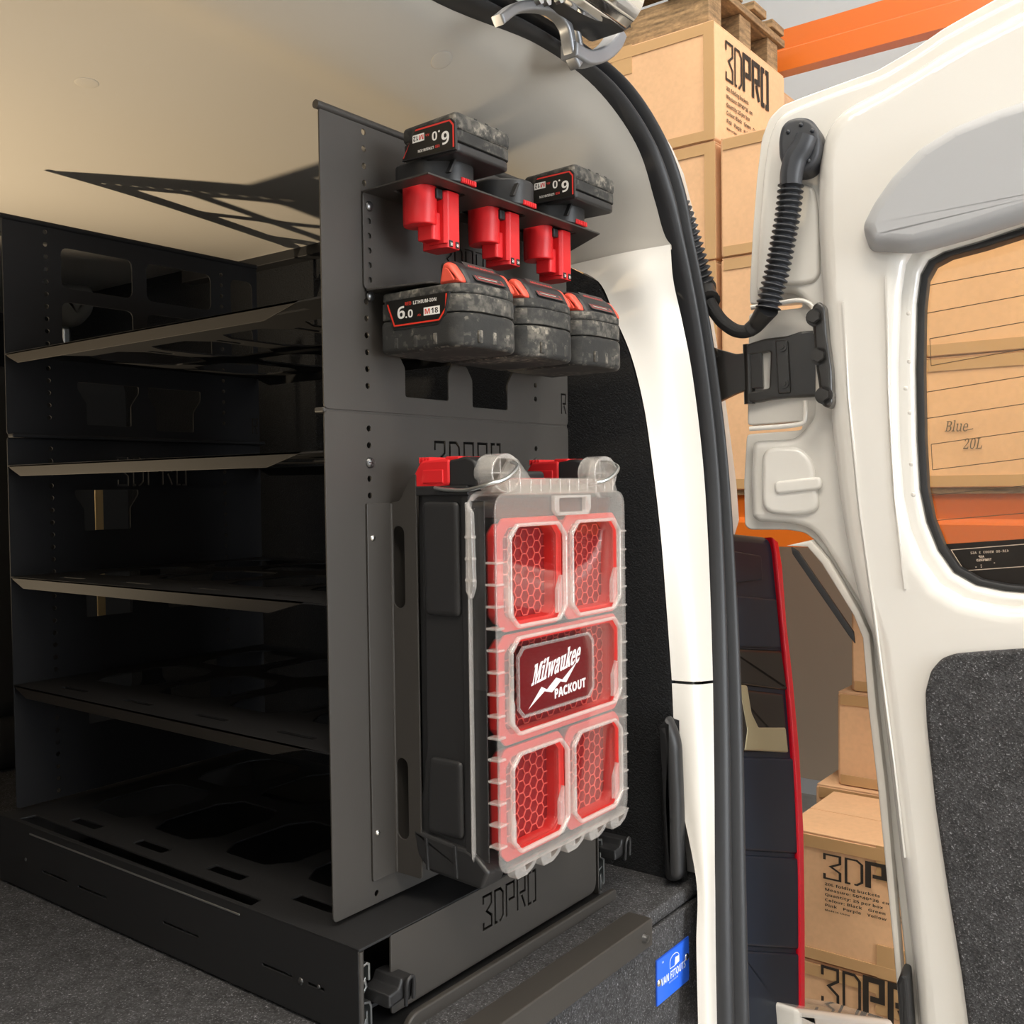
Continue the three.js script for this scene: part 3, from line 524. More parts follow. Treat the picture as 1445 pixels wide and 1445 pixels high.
  // grey plastic cover above the window
  const gt = [[0.3807,0.4334],[0.3532,0.4324],[0.3168,0.4292],[0.2749,0.4224],[0.2307,0.4054],[0.1949,0.3778],[0.1691,0.3489],[0.1532,0.3238],[0.1538,0.3102],[0.1592,0.2889],[0.176,0.2854],[0.2106,0.2761],[0.2452,0.2771],[0.2874,0.2808],[0.3406,0.287],[0.3684,0.2913]];
  dp('grey_cover', ext(rp(gt.concat(gt.slice().reverse().map(p => [2 * uc + .02 - p[0], p[1]])), .008, 4), .012, .066, 'z', { bevel: .026, bs: .018, seg: 6 }), M.greyTrim);
  // carpet card below the window
  const cp = [[0.2947,-0.2409],[0.2581,-0.2428],[0.2162,-0.2457],[0.1986,-0.2518],[0.1844,-0.2673],[0.175,-0.2951],[0.173,-0.3369],[0.1745,-0.4478],[0.1803,-0.5578],[0.1868,-0.6575],[0.1898,-0.7388]];
  dp('carpet_card', ext(rp(cp.concat([[cp[10][0] + .02, -1.0], [.78, -1.0], [.8, cp[0][1] - .03], [.77, cp[0][1]]]), .006), .030, .043, 'z', { bevel: .005, seg: 3 }), M.carpet);
  // bright weather strip along the lower hinge edge, dark slot, black latch at the bottom
  const es = [[0.0038,-0.0933],[0.0333,-0.0973],[0.0507,-0.1214],[0.0873,-0.1951],[0.0967,-0.2266],[0.0956,-0.3238],[0.0983,-0.4399],[0.0993,-0.6559],[0.0987,-0.7657],[0.107,-0.7643],[0.1076,-0.6548],[0.1094,-0.4393],[0.1067,-0.3237],[0.1065,-0.222],[0.0954,-0.1896],[0.0608,-0.117],[0.0391,-0.0877]];
  dp('edge_strip', ext(es, -.02, .008, 'z', { bevel: .003 }), M.trimWhite);
  dp('drain_slot', ext([[0.0116,-0.0954],[0.0209,-0.1021],[0.0859,-0.2176],[0.0863,-0.2332],[0.0797,-0.2233],[0.0127,-0.1055]], .004, .0115, 'z', { bevel: .001 }), M.black);
  const lt = [[0.1071,-0.6769],[0.1137,-0.6638],[0.1215,-0.6665],[0.1199,-0.7548],[0.1054,-0.7572]];
  dp('door_latch', ext(rp(lt, .003), .008, .05, 'z', { bevel: .004 }), M.black);
  // small square tube around the hinge
  const wt = (pts, n) => dp('hinge_surround', tube(pts.map(p => [p[0], p[1], .016]), .0035, 40, 8), M.paint);
  wt([[-0.0128,0.2496],[0.0277,0.2482],[0.0553,0.2469],[0.0719,0.2359],[0.074,0.2157],[0.0733,0.1979]]); wt([[-0.0305,0.0777],[0.012,0.0753],[0.0418,0.0755],[0.0484,0.0826],[0.0515,0.107]]);
  // hinge plate on the door
  const hp = [[0.0782,0.2285],[0.0883,0.2344],[0.0953,0.2273],[0.095,0.1825],[0.0972,0.1432],[0.0947,0.095],[0.0885,0.0881],[0.0795,0.0932],[0.0766,0.1464],[0.0772,0.1953]];
  dp('hinge_plate', ext(rp(hp, .006), .02, .052, 'z', { bevel: .004, seg: 3 }), M.hinge);
  for (const p of [[0.0813,0.2131],[0.0822,0.1598],[0.084,0.1065]]) dp('hinge_bolt', [cyl(V(p[0], p[1], .030), V(p[0], p[1], .062), .0085, 6), cyl(V(p[0], p[1], .03), V(p[0], p[1], .052), .012, 18)], M.hinge);
}
// hinge arm between pillar and door
{
  const hg = new THREE.Group(); hg.name = 'door_hinge'; van.add(hg); orig.set(hg, orig.get(van));
  const armA = [[-0.0003,0.7507],[0.0092,0.7459],[0.0384,0.7355],[0.0694,0.7375],[0.0755,0.737],[0.0771,0.6838],[0.0587,0.6838],[0.038,0.6777],[0.0117,0.6665],[0.001,0.6618]];
  part('hinge_arm', ext(rp(armA, .003), -.006, .006, 'H', { bevel: .002, seg: 2 }), M.hinge, hg);
  const armB = [[0.0519,0.7464],[0.0601,0.7499],[0.0805,0.7545],[0.1125,0.7561],[0.1303,0.7608],[0.1518,0.7611],[0.1672,0.7559],[0.1705,0.6705],[0.1493,0.6676],[0.11,0.6676],[0.09,0.6665],[0.0697,0.6635],[0.0553,0.6641],[0.0534,0.6786],[0.086,0.683],[0.0884,0.7357],[0.0538,0.732]];
  part('hinge_arm', ext(rp(armB, .003), -.008, .008, 'H', { bevel: .003, seg: 2 }), M.hinge, hg);
  part('hinge_pad', ext(rp([[0.0962,0.7503],[0.114,0.749],[0.1175,0.6746],[0.0996,0.6736]], .003), .006, .014, 'H', { bevel: .002 }), M.hinge, hg);
  for (const p of [[0.6801,0.7394,0.2067],[0.6806,0.6871,0.2093]]) { const n = FR.H[2]; part('hinge_bolt', [cyl(pv(p), pv(p).addScaledVector(n, .005), .0065, 18), cyl(pv(p).addScaledVector(n, .004), pv(p).addScaledVector(n, .007), .0035, 6)], M.hinge, hg); }
  for (const p of [[0.6674,0.7371,0.1075],[0.6677,0.6746,0.109]]) part('hinge_bolt', cyl(pv(p), pv(p).addScaledVector(FR.H[2], .01), .008, 6), M.hinge, hg);
  part('hinge_stop', ext(rp([[0.0021,0.7228],[0.0084,0.7203],[0.0104,0.7098],[0.0039,0.6936],[0.0018,0.6906]], .002), .004, .022, 'H', { bevel: .003 }), M.hinge, hg);
  part('hinge_pin', cyl(pv([[0.6828,0.7487,0.154]][0]), pv([[0.6831,0.6623,0.1554]][0]), .008, 14), M.hinge, hg);
}
// wiring hose from pillar to door
{
  const wh = new THREE.Group(); wh.name = 'wiring_hose'; van.add(wh); orig.set(wh, orig.get(van));
  const a = [[0.5883,0.9704,0.0801],[0.6093,0.9465,0.0822],[0.6263,0.9212,0.0844],[0.6424,0.8889,0.0872],[0.6589,0.8573,0.09],[0.6689,0.8378,0.0917]];
  const bell = (n, r0, r1) => (t) => r0 + r1 * (.5 + .5 * Math.cos(t * n * Math.PI * 2));
  part('corrugated_hose', sweep(a.slice(1), bell(14, .0115, .0055), 240), M.hose, wh);
  part('grommet', sweep(a.slice(0, 3), t => .014 - .002 * t, 20), M.hose, wh);
  const d = [[0.6449,0.97,0.2369],[0.6444,0.9538,0.235],[0.6434,0.9177,0.2311],[0.6418,0.875,0.2233],[0.6403,0.837,0.2155],[0.6388,0.8086,0.2077],[0.638,0.7894,0.2037]];
  part('corrugated_hose', sweep(d.slice(1), bell(21, .0125, .0055), 360), M.hose, wh);
  const c1 = a[5], c2 = d[6];
  const H = [[0.6436,0.8112,0.1108],[0.6456,0.7929,0.1208],[0.648,0.7776,0.1328],[0.6516,0.765,0.1508],[0.6547,0.7637,0.1667],[0.6567,0.771,0.1766]];
  part('hose_collar', sweep([a[5], [(a[5][0] + H[0][0]) / 2, (a[5][1] + H[0][1]) / 2, (a[5][2] + H[0][2]) / 2], H[0]], t => t < .15 || t > .88 ? .017 : .0145, 24), M.black, wh);
  part('braided_sleeve', sweep(H, t => .0095, 60), M.sleeve, wh);
  part('hose_collar', sweep([H[4], H[5], [d[6][0] * .6 + H[5][0] * .4, d[6][1] * .6 + H[5][1] * .4, d[6][2] * .6 + H[5][2] * .4], d[6]], t => .0105 + .005 * t, 30), M.black, wh);
  const E3 = [[0.6434,1.016,0.2578],[0.6424,1.0017,0.2521],[0.6409,0.987,0.2427],[0.64,0.9686,0.2379],[0.6396,0.9524,0.2369]];
  part('hose_elbow', sweep(E3, t => .0145 + .0015 * Math.sin(t * 3), 30), M.hose, wh);
  // oval plate on the door
  const g = ext(rp([[0.0835,0.4902],[0.0983,0.4841],[0.1082,0.4676],[0.1083,0.4471],[0.1038,0.4287],[0.0921,0.415],[0.0766,0.414],[0.0598,0.4212],[0.0516,0.4392],[0.0531,0.4667],[0.0585,0.4832],[0.068,0.4905]], .012, 4), .0, .046, 'z', { bevel: .006, seg: 4 });
  const D0 = [.68, .55, .2]; g.applyMatrix4(new THREE.Matrix4().makeBasis(pv([0.139694,0.086301,0.986427]), pv([0.000000,0.996195,-0.087156]), pv([-0.990195,0.012175,0.139163])).setPosition(...D0));
  part('grommet', g, M.hose, wh);
  for (const p of [[0.6429,1.0272,0.2321],[0.6474,1.0233,0.2642],[0.6462,0.983,0.2594],[0.6454,1.0337,0.2492]]) part('rivet', new THREE.SphereGeometry(.003, 10, 8).translate(...p), M.hose, wh);
}
// roof bracket with a chrome loading roller
{
  const rr = thing('ladder_roller', 'grey roof bracket with a shiny chrome roller above the van opening', 'roof rack', [[0.3298,1.0705,0.13]][0]);
  const z = .13;
  const q = [[0.1264,1.0951],[0.1263,1.0879],[0.3492,1.0854],[0.3331,1.0757],[0.2842,1.076],[0.126,1.0771]];
  const bar = [[0.1154,1.1225],[0.2561,1.1165],[0.3493,1.0871],[0.3331,1.0766],[0.2274,1.0808],[0.1146,1.0889]];
  part('beam', ext(rp(bar, .003), z - .02, z + .03, 'z', { bevel: .004 }), M.black, rr);
  const r1 = [[0.3306,1.1216,0.14]][0], r2 = [[0.1144,1.1292,0.14]][0], r3 = [[0.3965,1.1204,0.14]][0];
  const ax = pv([[0.3432,1.1155,0.14]][0]);
  const g = new THREE.CylinderGeometry(.034, .034, .5, 48, 1); g.rotateZ(Math.PI / 2);
  const gl = new THREE.LatheGeometry([[0, .25], [.031, .25], [.0375, .244], [.0375, -.244], [.031, -.25], [0, -.25]].map(p => new THREE.Vector2(...p)), 56); gl.rotateZ(Math.PI / 2);
  gl.translate(ax.x - .255, ax.y, ax.z + .01);
  part('roller', toCreasedNormals(gl, .5), M.chrome, rr);
  part('axle', cyl(V(ax.x - .01, ax.y, ax.z + .01), V(ax.x + .016, ax.y, ax.z + .01), .012, 20), M.black, rr);
  const arm = (pts, w, d0, d1, n = 'bracket_arm') => part(n, ext(stroke(new THREE.CatmullRomCurve3(pts.map(p => V(p[0], p[1], 0)), false, 'centripetal').getPoints(24).map(p => [p.x, p.y]), w), d0, d1, 'z', { bevel: .003, seg: 3 }), M.alloy, rr);
  arm([[0.1507,1.0377],[0.1784,1.0596],[0.2177,1.0769],[0.2562,1.0846],[0.2789,1.075],[0.2886,1.0498],[0.3017,1.0377]], .011, .104, .120);
  arm([[0.2842,1.0508],[0.3172,1.0517],[0.3552,1.0692],[0.3819,1.0917],[0.3922,1.1074]], .017, .10, .124);
  arm([[0.2851,1.0934],[0.3026,1.0791],[0.3111,1.0531]], .008, .104, .116);
  for (const p of [[0.1473,1.0416,0.165],[0.1611,1.0452,0.165],[0.1832,1.0555,0.165]]) part('bolt', cyl(pv(p), V(p[0], p[1], p[2] + .006), .005, 6), M.zinc, rr);
}
// cab seat seen dimly through the racking
{
  const t = thing('passenger_seat', 'pale grey seat headrest seen dimly through the far rack panel', 'car seat', [.5, 0, -1.2]);
  const hd = [[0.3557,0.9681],[0.4591,0.978],[0.4608,0.9224],[0.4286,0.8863],[0.3951,0.8882],[0.3692,0.9248]];
  const x = (hd[0][0] + hd[1][0]) / 2, y = hd[0][1];
  part('headrest', ext(rp(hd, .02, 5), -1.26, -1.18, 'z', { bevel: .025, seg: 4 }), M.headrest, t);
  part('post', box(x - .012, y - .2, -1.23, x + .012, y - .08, -1.21, .008), M.zinc, t);
  part('backrest', box(x - .2, .1, -1.3, x + .2, y - .17, -1.2, .05, 4), M.seat, t);
  part('seat_cushion', box(x - .2, 0, -1.75, x + .2, .12, -1.2, .05, 4), M.seat, t);
}
// unseen lamp on the cab floor, placed to throw rack shadows on the lining
{
  const lp = [-.62, .12, -1.22];
  const t = thing('unseen_work_lamp', 'unseen small warm lamp on the van floor, lighting the head lining past the racking', 'lamp', [lp[0], 0, lp[2]]);
  part('stand', [box(lp[0] - .08, 0, lp[2] - .06, lp[0] + .08, .012, lp[2] + .06, .005), box(lp[0] - .09, .01, lp[2] - .012, lp[0] - .08, .2, lp[2] + .012, .003), box(lp[0] + .08, .01, lp[2] - .012, lp[0] + .09, .2, lp[2] + .012, .003)], M.black, t);
  part('housing', box(lp[0] - .075, lp[1] - .05, lp[2] - .05, lp[0] + .075, lp[1] + .05, lp[2] - .012, .008), M.orange, t);
  part('lamp_glass', box(lp[0] - .03, lp[1] - .03, lp[2] - .012, lp[0] + .03, lp[1] + .03, lp[2] - .006, .002), std({ color: rgb(.9, .8, .6), emissive: rgb(1, .75, .42), emissiveIntensity: 3 }), t);
  const s = new THREE.SpotLight(rgb(1, .80, .54), 11, 0, .60, .8, 2); s.position.set(0, lp[1], .004); s.target.position.set(.55, 1.05, .75); s.castShadow = true; s.shadow.radius = .8; t.add(s); t.add(s.target);
}

// ================= RACKING =================
const T = .0022; // sheet thickness
{
  const t = thing('shelving_unit', 'black perforated steel van racking with four shelves', 'shelving', [.22, .1, -.32]);
  const cutout = (x0, x1, y0, y1) => [[x0 + .012, y0], [x1 - .012, y0], [x1 - .012, y0 + .032], [x1 + .002, y0 + .052], [x1 + .002, y1], [x0 - .002, y1], [x0 - .002, y0 + .052], [x0 + .012, y0 + .032]];
  const holesCol = (x, y0, y1) => { const h = []; for (let y = y0; y < y1; y += .0178) h.push(circ(x, y, .0033, 10)); return h; };
  const upper = rect(0, .6285, .4405, .9315, .006), lower = rect(0, .101, .4405, .6265, .006);
  const cuts = [rp(cutout(.108, .205, .6475, .71), .003), rp(cutout(.225, .318, .6425, .71), .003)];
  const hu = [...holesCol(.0620, .6555, .925), ...holesCol(.366, .660, .925), ...cuts, ...word('R', .4255, .644, .026, .0022)];
  const hl = [...holesCol(.0625, .112, .612), ...holesCol(.3655, .115, .606), ...word('3DPRO', .168, .557, .042, .0028)];
  const seat = (z, far) => {
    part('end_panel', ext(upper, z - T, z, 'z', { bevel: .0006, bs: .0004, holes: far ? [...hu, ...[[.085, .2], [.225, .345], [.385, .43]].flatMap(([a, b]) => [rect(a, .762, b, .826, .012), rect(a, .846, b, .905, .012)])] : hu }), far ? M.steelShaded : M.steel, t);  // extra openings high in the far panel, cut to pattern light on the lining
    part('end_panel', ext(lower, z - T, z, 'z', { bevel: .0006, bs: .0004, holes: far ? [...hl, rp(cutout(.10, .2, .2, .27), .003), rp(cutout(.24, .34, .2, .27), .003), rp(cutout(.10, .2, .36, .43), .003), rp(cutout(.24, .34, .36, .43), .003), rp(cutout(.10, .2, .49, .55), .003)] : hl }), far ? M.steelShaded : M.steel, t);
  };
  seat(0, false); seat(-.648, true);
  // folded hems along the top and at the joint
  part('top_hem', cyl(V(-.003, .9335, -.002), V(.4405, .9335, -.002), .0045, 12), M.steel, t);
  part('joint_hem', box(0, .6245, -.016, .4405, .6305, -.001, .0022, 3), M.steel, t);
  part('joint_hem', box(0, .6245, -.647, .4405, .6305, -.632, .0022, 3), M.steelShaded, t);
  part('top_hem', cyl(V(-.003, .9335, -.650), V(.4405, .9335, -.650), .0045, 12), M.steelShaded, t);
  // shelves: perforated sheet with a folded front lip
  const shelf = y => {
    const h = [];
    for (let k = 0; k < 4; k++) for (let r = 0; r < 2; r++) {
      const z = -.60 + k * .152, x = .085 + r * .175;
      h.push(rp([[x, z + .02], [x + .03, z], [x + .115, z], [x + .145, z + .02], [x + .145, z + .095], [x + .115, z + .118], [x + .03, z + .118], [x, z + .095]], .004));
    }
    for (let k = 0; k < 4; k++) h.push(rect(.028, -.575 + k * .152, .036, -.515 + k * .152, .002));
    for (let k = 0; k < 3; k++) h.push(rect(.11, -.476 + k * .152, .15, -.466 + k * .152, .002), rect(.29, -.476 + k * .152, .33, -.466 + k * .152, .002));
    const s = part('shelf', ext([[0, -.648], [.437, -.648], [.437, -.0025], [0, -.0025]], y - T, y, 'y', { holes: h }), M.steelShaded, t);
    part('shelf_lip', ext([[-.644, y], [-.0025, y], [-.035, y - .001], [-.092, y - .0155], [-.615, y - .0155], [-.644, y - .004]], 0, T, 'x', { bevel: .0006 }), M.steelLipShaded, s);
    part('shelf_lip', ext([[-.644, y], [-.0025, y], [-.035, y - .001], [-.092, y - .0155], [-.615, y - .0155], [-.644, y - .004]], .435, .435 + T, 'x', { bevel: .0006 }), M.steelShaded, s);
  };
  for (const y of [.742, .586, .430, .277]) shelf(y);
  const scr = (x, y, z = 0) => part('screw', [new THREE.SphereGeometry(.0062, 14, 8, 0, Math.PI * 2, 0, Math.PI / 2).rotateX(Math.PI / 2).scale(1, 1, .6).translate(x, y, z), box(x - .004, y - .0008, z + .0032, x + .004, y + .0008, z + .0041, 0), box(x - .0008, y - .004, z + .0032, x + .0008, y + .004, z + .0041, 0)], M.screw, t);
  const a = [[0.0631,0.5741],[0.3643,0.5773]]; scr(...a[0]); scr(...a[1]);
}
// ---- drawer base under the racking ----
{
  const t = thing('drawer_base', 'low black steel drawer base on slides with lettering cut in its front', 'drawer unit', [.2, 0, -.3]);
  const zf = .055, xl = -.0175, xr = .4225, yt = .0955;
  const fr = [[-0.3187,0.9191]];
  // deck
  const h = [rp([[-.010, -.622], [.011, -.619], [.006, -.121], [-.012, -.118]], .003)];
  for (let k = 0; k < 4; k++) { h.push(rect(.026, -.578 + k * .153 + .022, .042, -.578 + k * .153 + .085, .002)); for (let r = 0; r < 2; r++) { const z = -.6 + k * .152, x = .075 + r * .175; h.push(rp([[x, z + .02], [x + .03, z], [x + .115, z], [x + .145, z + .02], [x + .145, z + .095], [x + .115, z + .118], [x + .03, z + .118], [x, z + .095]], .004)); } }
  part('deck', ext(rp([[xl, -.665], [xr, -.665], [xr, zf], [xl, zf]], .003), yt - .003, yt, 'y', { bevel: .001, holes: h }), M.steelBaseShaded, t);
  part('deck_lining', box(xl + .004, .02, -.66, xr - .004, .024, .04, 0), M.black, t);
  // side with stamped slots
  const sl = [[-.549, -.486], [-.46, -.395], [-.274, -.206], [-.094, -.046], [-.022, .003]].map(([a, b]) => rect(a, .0385, b, .0415, .001));
  part('side_plate', ext(rp([[-.665, .004], [zf - .002, .004], [zf - .002, yt - .001], [-.665, yt - .001]], .003), xl, xl + T, 'x', { bevel: .0007, holes: sl }), M.steelBaseShaded, t);
  part('side_plate', ext(rp([[-.665, .004], [zf - .002, .004], [zf - .002, yt - .001], [-.665, yt - .001]], .003), xr - T, xr, 'x', { bevel: .0007 }), M.steel, t);
  part('corner_fold', cyl(V(xl + .004, yt - .004, -.66), V(xl + .004, yt - .004, zf - .002), .004, 12), M.steel, t);
  part('corner_fold', cyl(V(xl + .004, .006, zf - .0035), V(xl + .004, yt - .004, zf - .0035), .0035, 12), M.steel, t);
  part('edge_highlight', box(xl - .0008, .083, -.58, xl + .001, .0855, -.13, .0008), M.zinc, t);  // bright strip stands in for the highlight along the folded edge
  part('rear_plate', box(xl, .004, -.667, xr, yt - .003, -.664, .001), M.steel, t);
  const s1 = [[-0.032,0.0392]][0], s2 = [[-0.5916,0.0466]][0], s3 = [[-0.0051,0.0411]][0];
  for (const s of [s1, s2, s3]) part('screw', new THREE.SphereGeometry(s === s1 ? .004 : .0025, 12, 8).scale(.5, 1, 1).translate(xl, s[1], s[0]), M.screw, t);
  // front with cut lettering and rounded lower corner
  const fx = [[0.0269,0.0876],[0.4077,0.0881]], fh = word('3DPRO', [[0.1763,0.0454]][0][0], [[0.1763,0.0454]][0][1] + .000, .037, .0026, .58);
  const front = [[.0262, yt, .002], [.0262, .012, .004], [xr - .01, .012, .016], [xr - .01, yt - .0005, .003]];
  part('front_plate', ext(rp(front, .003, 5), zf - .003, zf, 'z', { bevel: .001, holes: fh }), M.steel, t);
  part('front_fold', cyl(V(.028, yt - .0035, zf - .0035), V(xr - .008, yt - .0035, zf - .0035), .0035, 12), M.steel, t);
  part('front_lip', ext(rp([[.024, -.0005, .002], [xr + .008, -.0005, .002], [xr + .008, .014, .006], [.036, .014, .012]], .003, 5), zf + .012, zf + .02, 'z', { bevel: .002, seg: 3 }), M.steel, t);
  part('bottom_tray', box(.0, .0005, -.66, xr + .004, .003, zf + .013, .001), M.black, t);
  // zinc drawer slides, S-shaped section
  const slide = (x, s) => {
    const st = (pts, d0 = -.6, d1 = zf - .004) => part('drawer_slide', ext(stroke(pts.map(p => [x + p[0] * s, p[1]]), .0026), d0, d1, 'z', { bevel: .0006 }), M.zinc, t);
    st([[.002, .058], [.004, .072], [.013, .074], [.016, .072], [.016, .056]], -.6, zf - .006); st([[.001, .050], [.008, .060], [.010, .052], [.004, .046]]); st([[.002, .046], [.002, .014], [.006, .013], [.009, .020]]); st([[.006, .037], [.014, .035], [.016, .030], [.016, .006]]); st([[.010, .028], [.010, .008]]);
  };
  slide(-.0145, 1); slide(xr + .018, -1);
  const lever = (x, s, y = .034) => {
    const X = k => x + k * s;
    const lv = [[X(0), y + .006], [X(.014), y + .007], [X(.018), y + .016], [X(.034), y + .015], [X(.036), y + .008], [X(.036), y - .004], [X(.030), y - .012], [X(.026), y - .006], [X(.012), y - .008], [X(0), y - .008]];
    const g = part('release_lever', ext(rp(lv, .002), zf - .02, zf + .018, 'z', { bevel: .003 }), M.black, t);
    part('lever_tip', tube([V(X(.022), y - .012, zf + .02), V(X(.022), y + .012, zf + .022), V(X(.031), y + .014, zf + .022), V(X(.032), y - .008, zf + .021)], .0022, 30, 8), M.black, g);
  };
  lever(.004, 1, .040); lever(xr + .008, 1, .058);
}
// square bar bolted to the floor edge
{
  const t = thing('floor_bar', 'black square steel bar bolted along the carpeted floor edge', 'metal bar', [.1, 0, .14]);
  part('tube', box(-.5, -.030, .112, .3975, .0045, .1475, .0022, 3), M.steel, t);
  part('bolt', [cyl(V(.376, -.013, .147), V(.376, -.013, .1525), .0062, 14, .005), cyl(V(.376, -.013, .152), V(.376, -.013, .1535), .003, 6)], M.screw, t);
}
// blue sign plate
{
  const c = [[.4225, -.122], [.511, -.122], [.511, -.0625], [.4225, -.0625]];
  const t = thing('sign_plate', 'small blue sign plate with white lettering screwed to the carpeted edge', 'sign', [.466, -.122, .137]);
  part('plate', ext(rp(c, .001), .1365, .1385, 'z', { bevel: .0004 }), M.blue, t);
  const tx = canvasTex(768, 512, (x, w, h) => {
    x.fillStyle = '#2f6df0'; x.fillRect(0, 0, w, h); x.fillStyle = x.strokeStyle = '#eef3ff'; x.textAlign = 'center';
    x.font = 'bold 34px sans-serif'; x.fillText('10', 130, 70);
    x.lineWidth = 10; x.beginPath(); x.moveTo(300, 200); x.lineTo(300, 130); x.quadraticCurveTo(310, 60, 420, 62); x.quadraticCurveTo(500, 66, 520, 120); x.lineTo(520, 190); x.lineTo(410, 205); x.closePath(); x.stroke(); x.beginPath(); x.moveTo(410, 205); x.lineTo(430, 110); x.lineTo(520, 120); x.lineTo(520, 190); x.closePath(); x.fill();
    x.font = 'bold 118px sans-serif'; x.save(); x.translate(w * .5, 325); x.scale(.80, 1.05); x.fillText('VAN FITOUTS', 0, 0); x.restore();
    x.font = '26px sans-serif'; x.fillText('N A T I O N W I D E', w * .5, 365); x.font = 'bold 34px sans-serif'; x.fillText('\u25ae\u25ae\u25ae\u25ae \u25ae\u25ae\u25ae\u25ae\u25ae\u25ae', w * .5, 412);
  });
  part('print', decal(c.map(p => [p[0] + (p[0] < .45 ? .001 : -.001), p[1] + (p[1] < -.1 ? .001 : -.001)]), 'z', .1388), inked(tx), t, KUV);
  for (const [x, y] of [[0.4272,-0.0924],[0.5032,-0.0874]]) part('screw', new THREE.SphereGeometry(.0048, 14, 8).scale(1, 1, .5).translate(x, y, .139), M.rivet, t);
}
// ---- battery holder on the upper panel ----
const MZ = .094; // depth of its ledges
{
  const t = thing('battery_holder', 'folded black steel battery holder screwed to the upper rack panel', 'bracket', [.22, .757, .02]);
  const x0 = .0565, x1 = .435, yT = .860, yB = .757;
  const bh = [...word('3DPRO', .185, .795, .032, .0024)];
  for (let k = 0; k < 6; k++) bh.push(circ(.0655, .845 - k * .0155, .003, 10));
  part('back_plate', ext(rp([[x0, yB], [x1, yB], [x1, yT], [x0, yT]], .006), .0006, .0028, 'z', { bevel: .0006, holes: bh }), M.steel, t);
  const mh = [.0725, .18, .2855].map(a => rect(a + .0025, .0285, a + .0635, .0782, .004));
  part('upper_ledge', ext([[x0, .001], [x1, .001], [.372, MZ + .003], [.054, MZ + .003]].map((p, i) => [p[0], p[1], .006]), yT - T, yT, 'y', { bevel: .0007, holes: mh }), M.steel, t);
  part('lower_ledge', ext(rp([[x0, .001], [x1, .001], [.41, .083], [.072, .083]], .008), yB - T, yB, 'y', { bevel: .0007 }), M.steel, t);
  const q = [[0.0655,0.8449],[0.065,0.736]];
  for (const [x, y] of q) part('screw', [new THREE.SphereGeometry(.0055, 14, 8).scale(1, 1, .55).translate(x, Math.max(y, .75), .003)], M.screw, t);
}
// ---- 18 volt packs under the lower ledge ----
const lab18 = inked(canvasTex(512, 220, (x, w, h) => {
  x.fillStyle = '#161513'; x.fillRect(0, 0, w, h); x.strokeStyle = '#e23a28'; x.lineWidth = 13; x.beginPath(); x.moveTo(12, 24); x.lineTo(70, h - 20); x.lineTo(w - 70, h - 20); x.lineTo(w - 14, h - 100); x.lineTo(w - 8, 10); x.stroke();
  x.fillStyle = '#f4f2ee'; x.font = 'bold 132px sans-serif'; x.fillText('6', 92, 150); x.font = 'bold 84px sans-serif'; x.fillText('.0', 160, 150);
  x.fillStyle = '#e23a28'; x.font = 'bold 24px sans-serif'; x.fillText('Ah', 266, 150); x.font = 'bold 42px sans-serif'; x.save(); x.translate(160, 54); x.scale(.80, 1); x.font = 'bold 38px sans-serif'; x.fillText('RED', 0, 0); x.fillStyle = '#f4f2ee'; x.fillText('LITHIUM-ION', 86, 0); x.restore();
  x.fillStyle = '#f4f2ee'; x.fillRect(318, 92, 132, 62); x.fillStyle = '#161513'; x.font = 'bold 56px sans-serif'; x.fillStyle = '#e23a28'; x.fillText('M', 322, 143); x.fillStyle = '#161513'; x.fillText('18', 376, 143);
}), { m: { roughness: .35 } });
const labTop = inked(canvasTex(256, 256, (x, w, h) => {
  x.fillStyle = '#3b3a38'; x.fillRect(0, 0, w, h); x.strokeStyle = '#d23a34'; x.lineWidth = 7; x.strokeRect(24, 120, w - 48, 112); x.fillStyle = '#d23a34'; x.font = 'italic bold 40px sans-serif'; x.fillText('Milwaukee', 26, 60);
  x.fillStyle = '#e9e6df'; for (let i = 0; i < 4; i++) x.fillRect(60 + i * 30, 82, 20, 22); x.beginPath(); x.arc(206, 94, 14, 0, 7); x.fill(); x.fillStyle = '#c83a34'; x.font = 'bold 26px sans-serif'; x.fillText('XC6.0', 40, 160); x.fillRect(40, 176, 170, 8); x.fillStyle = '#e9e6df'; x.fillRect(40, 200, 150, 7);
}), { m: { roughness: .4 } });
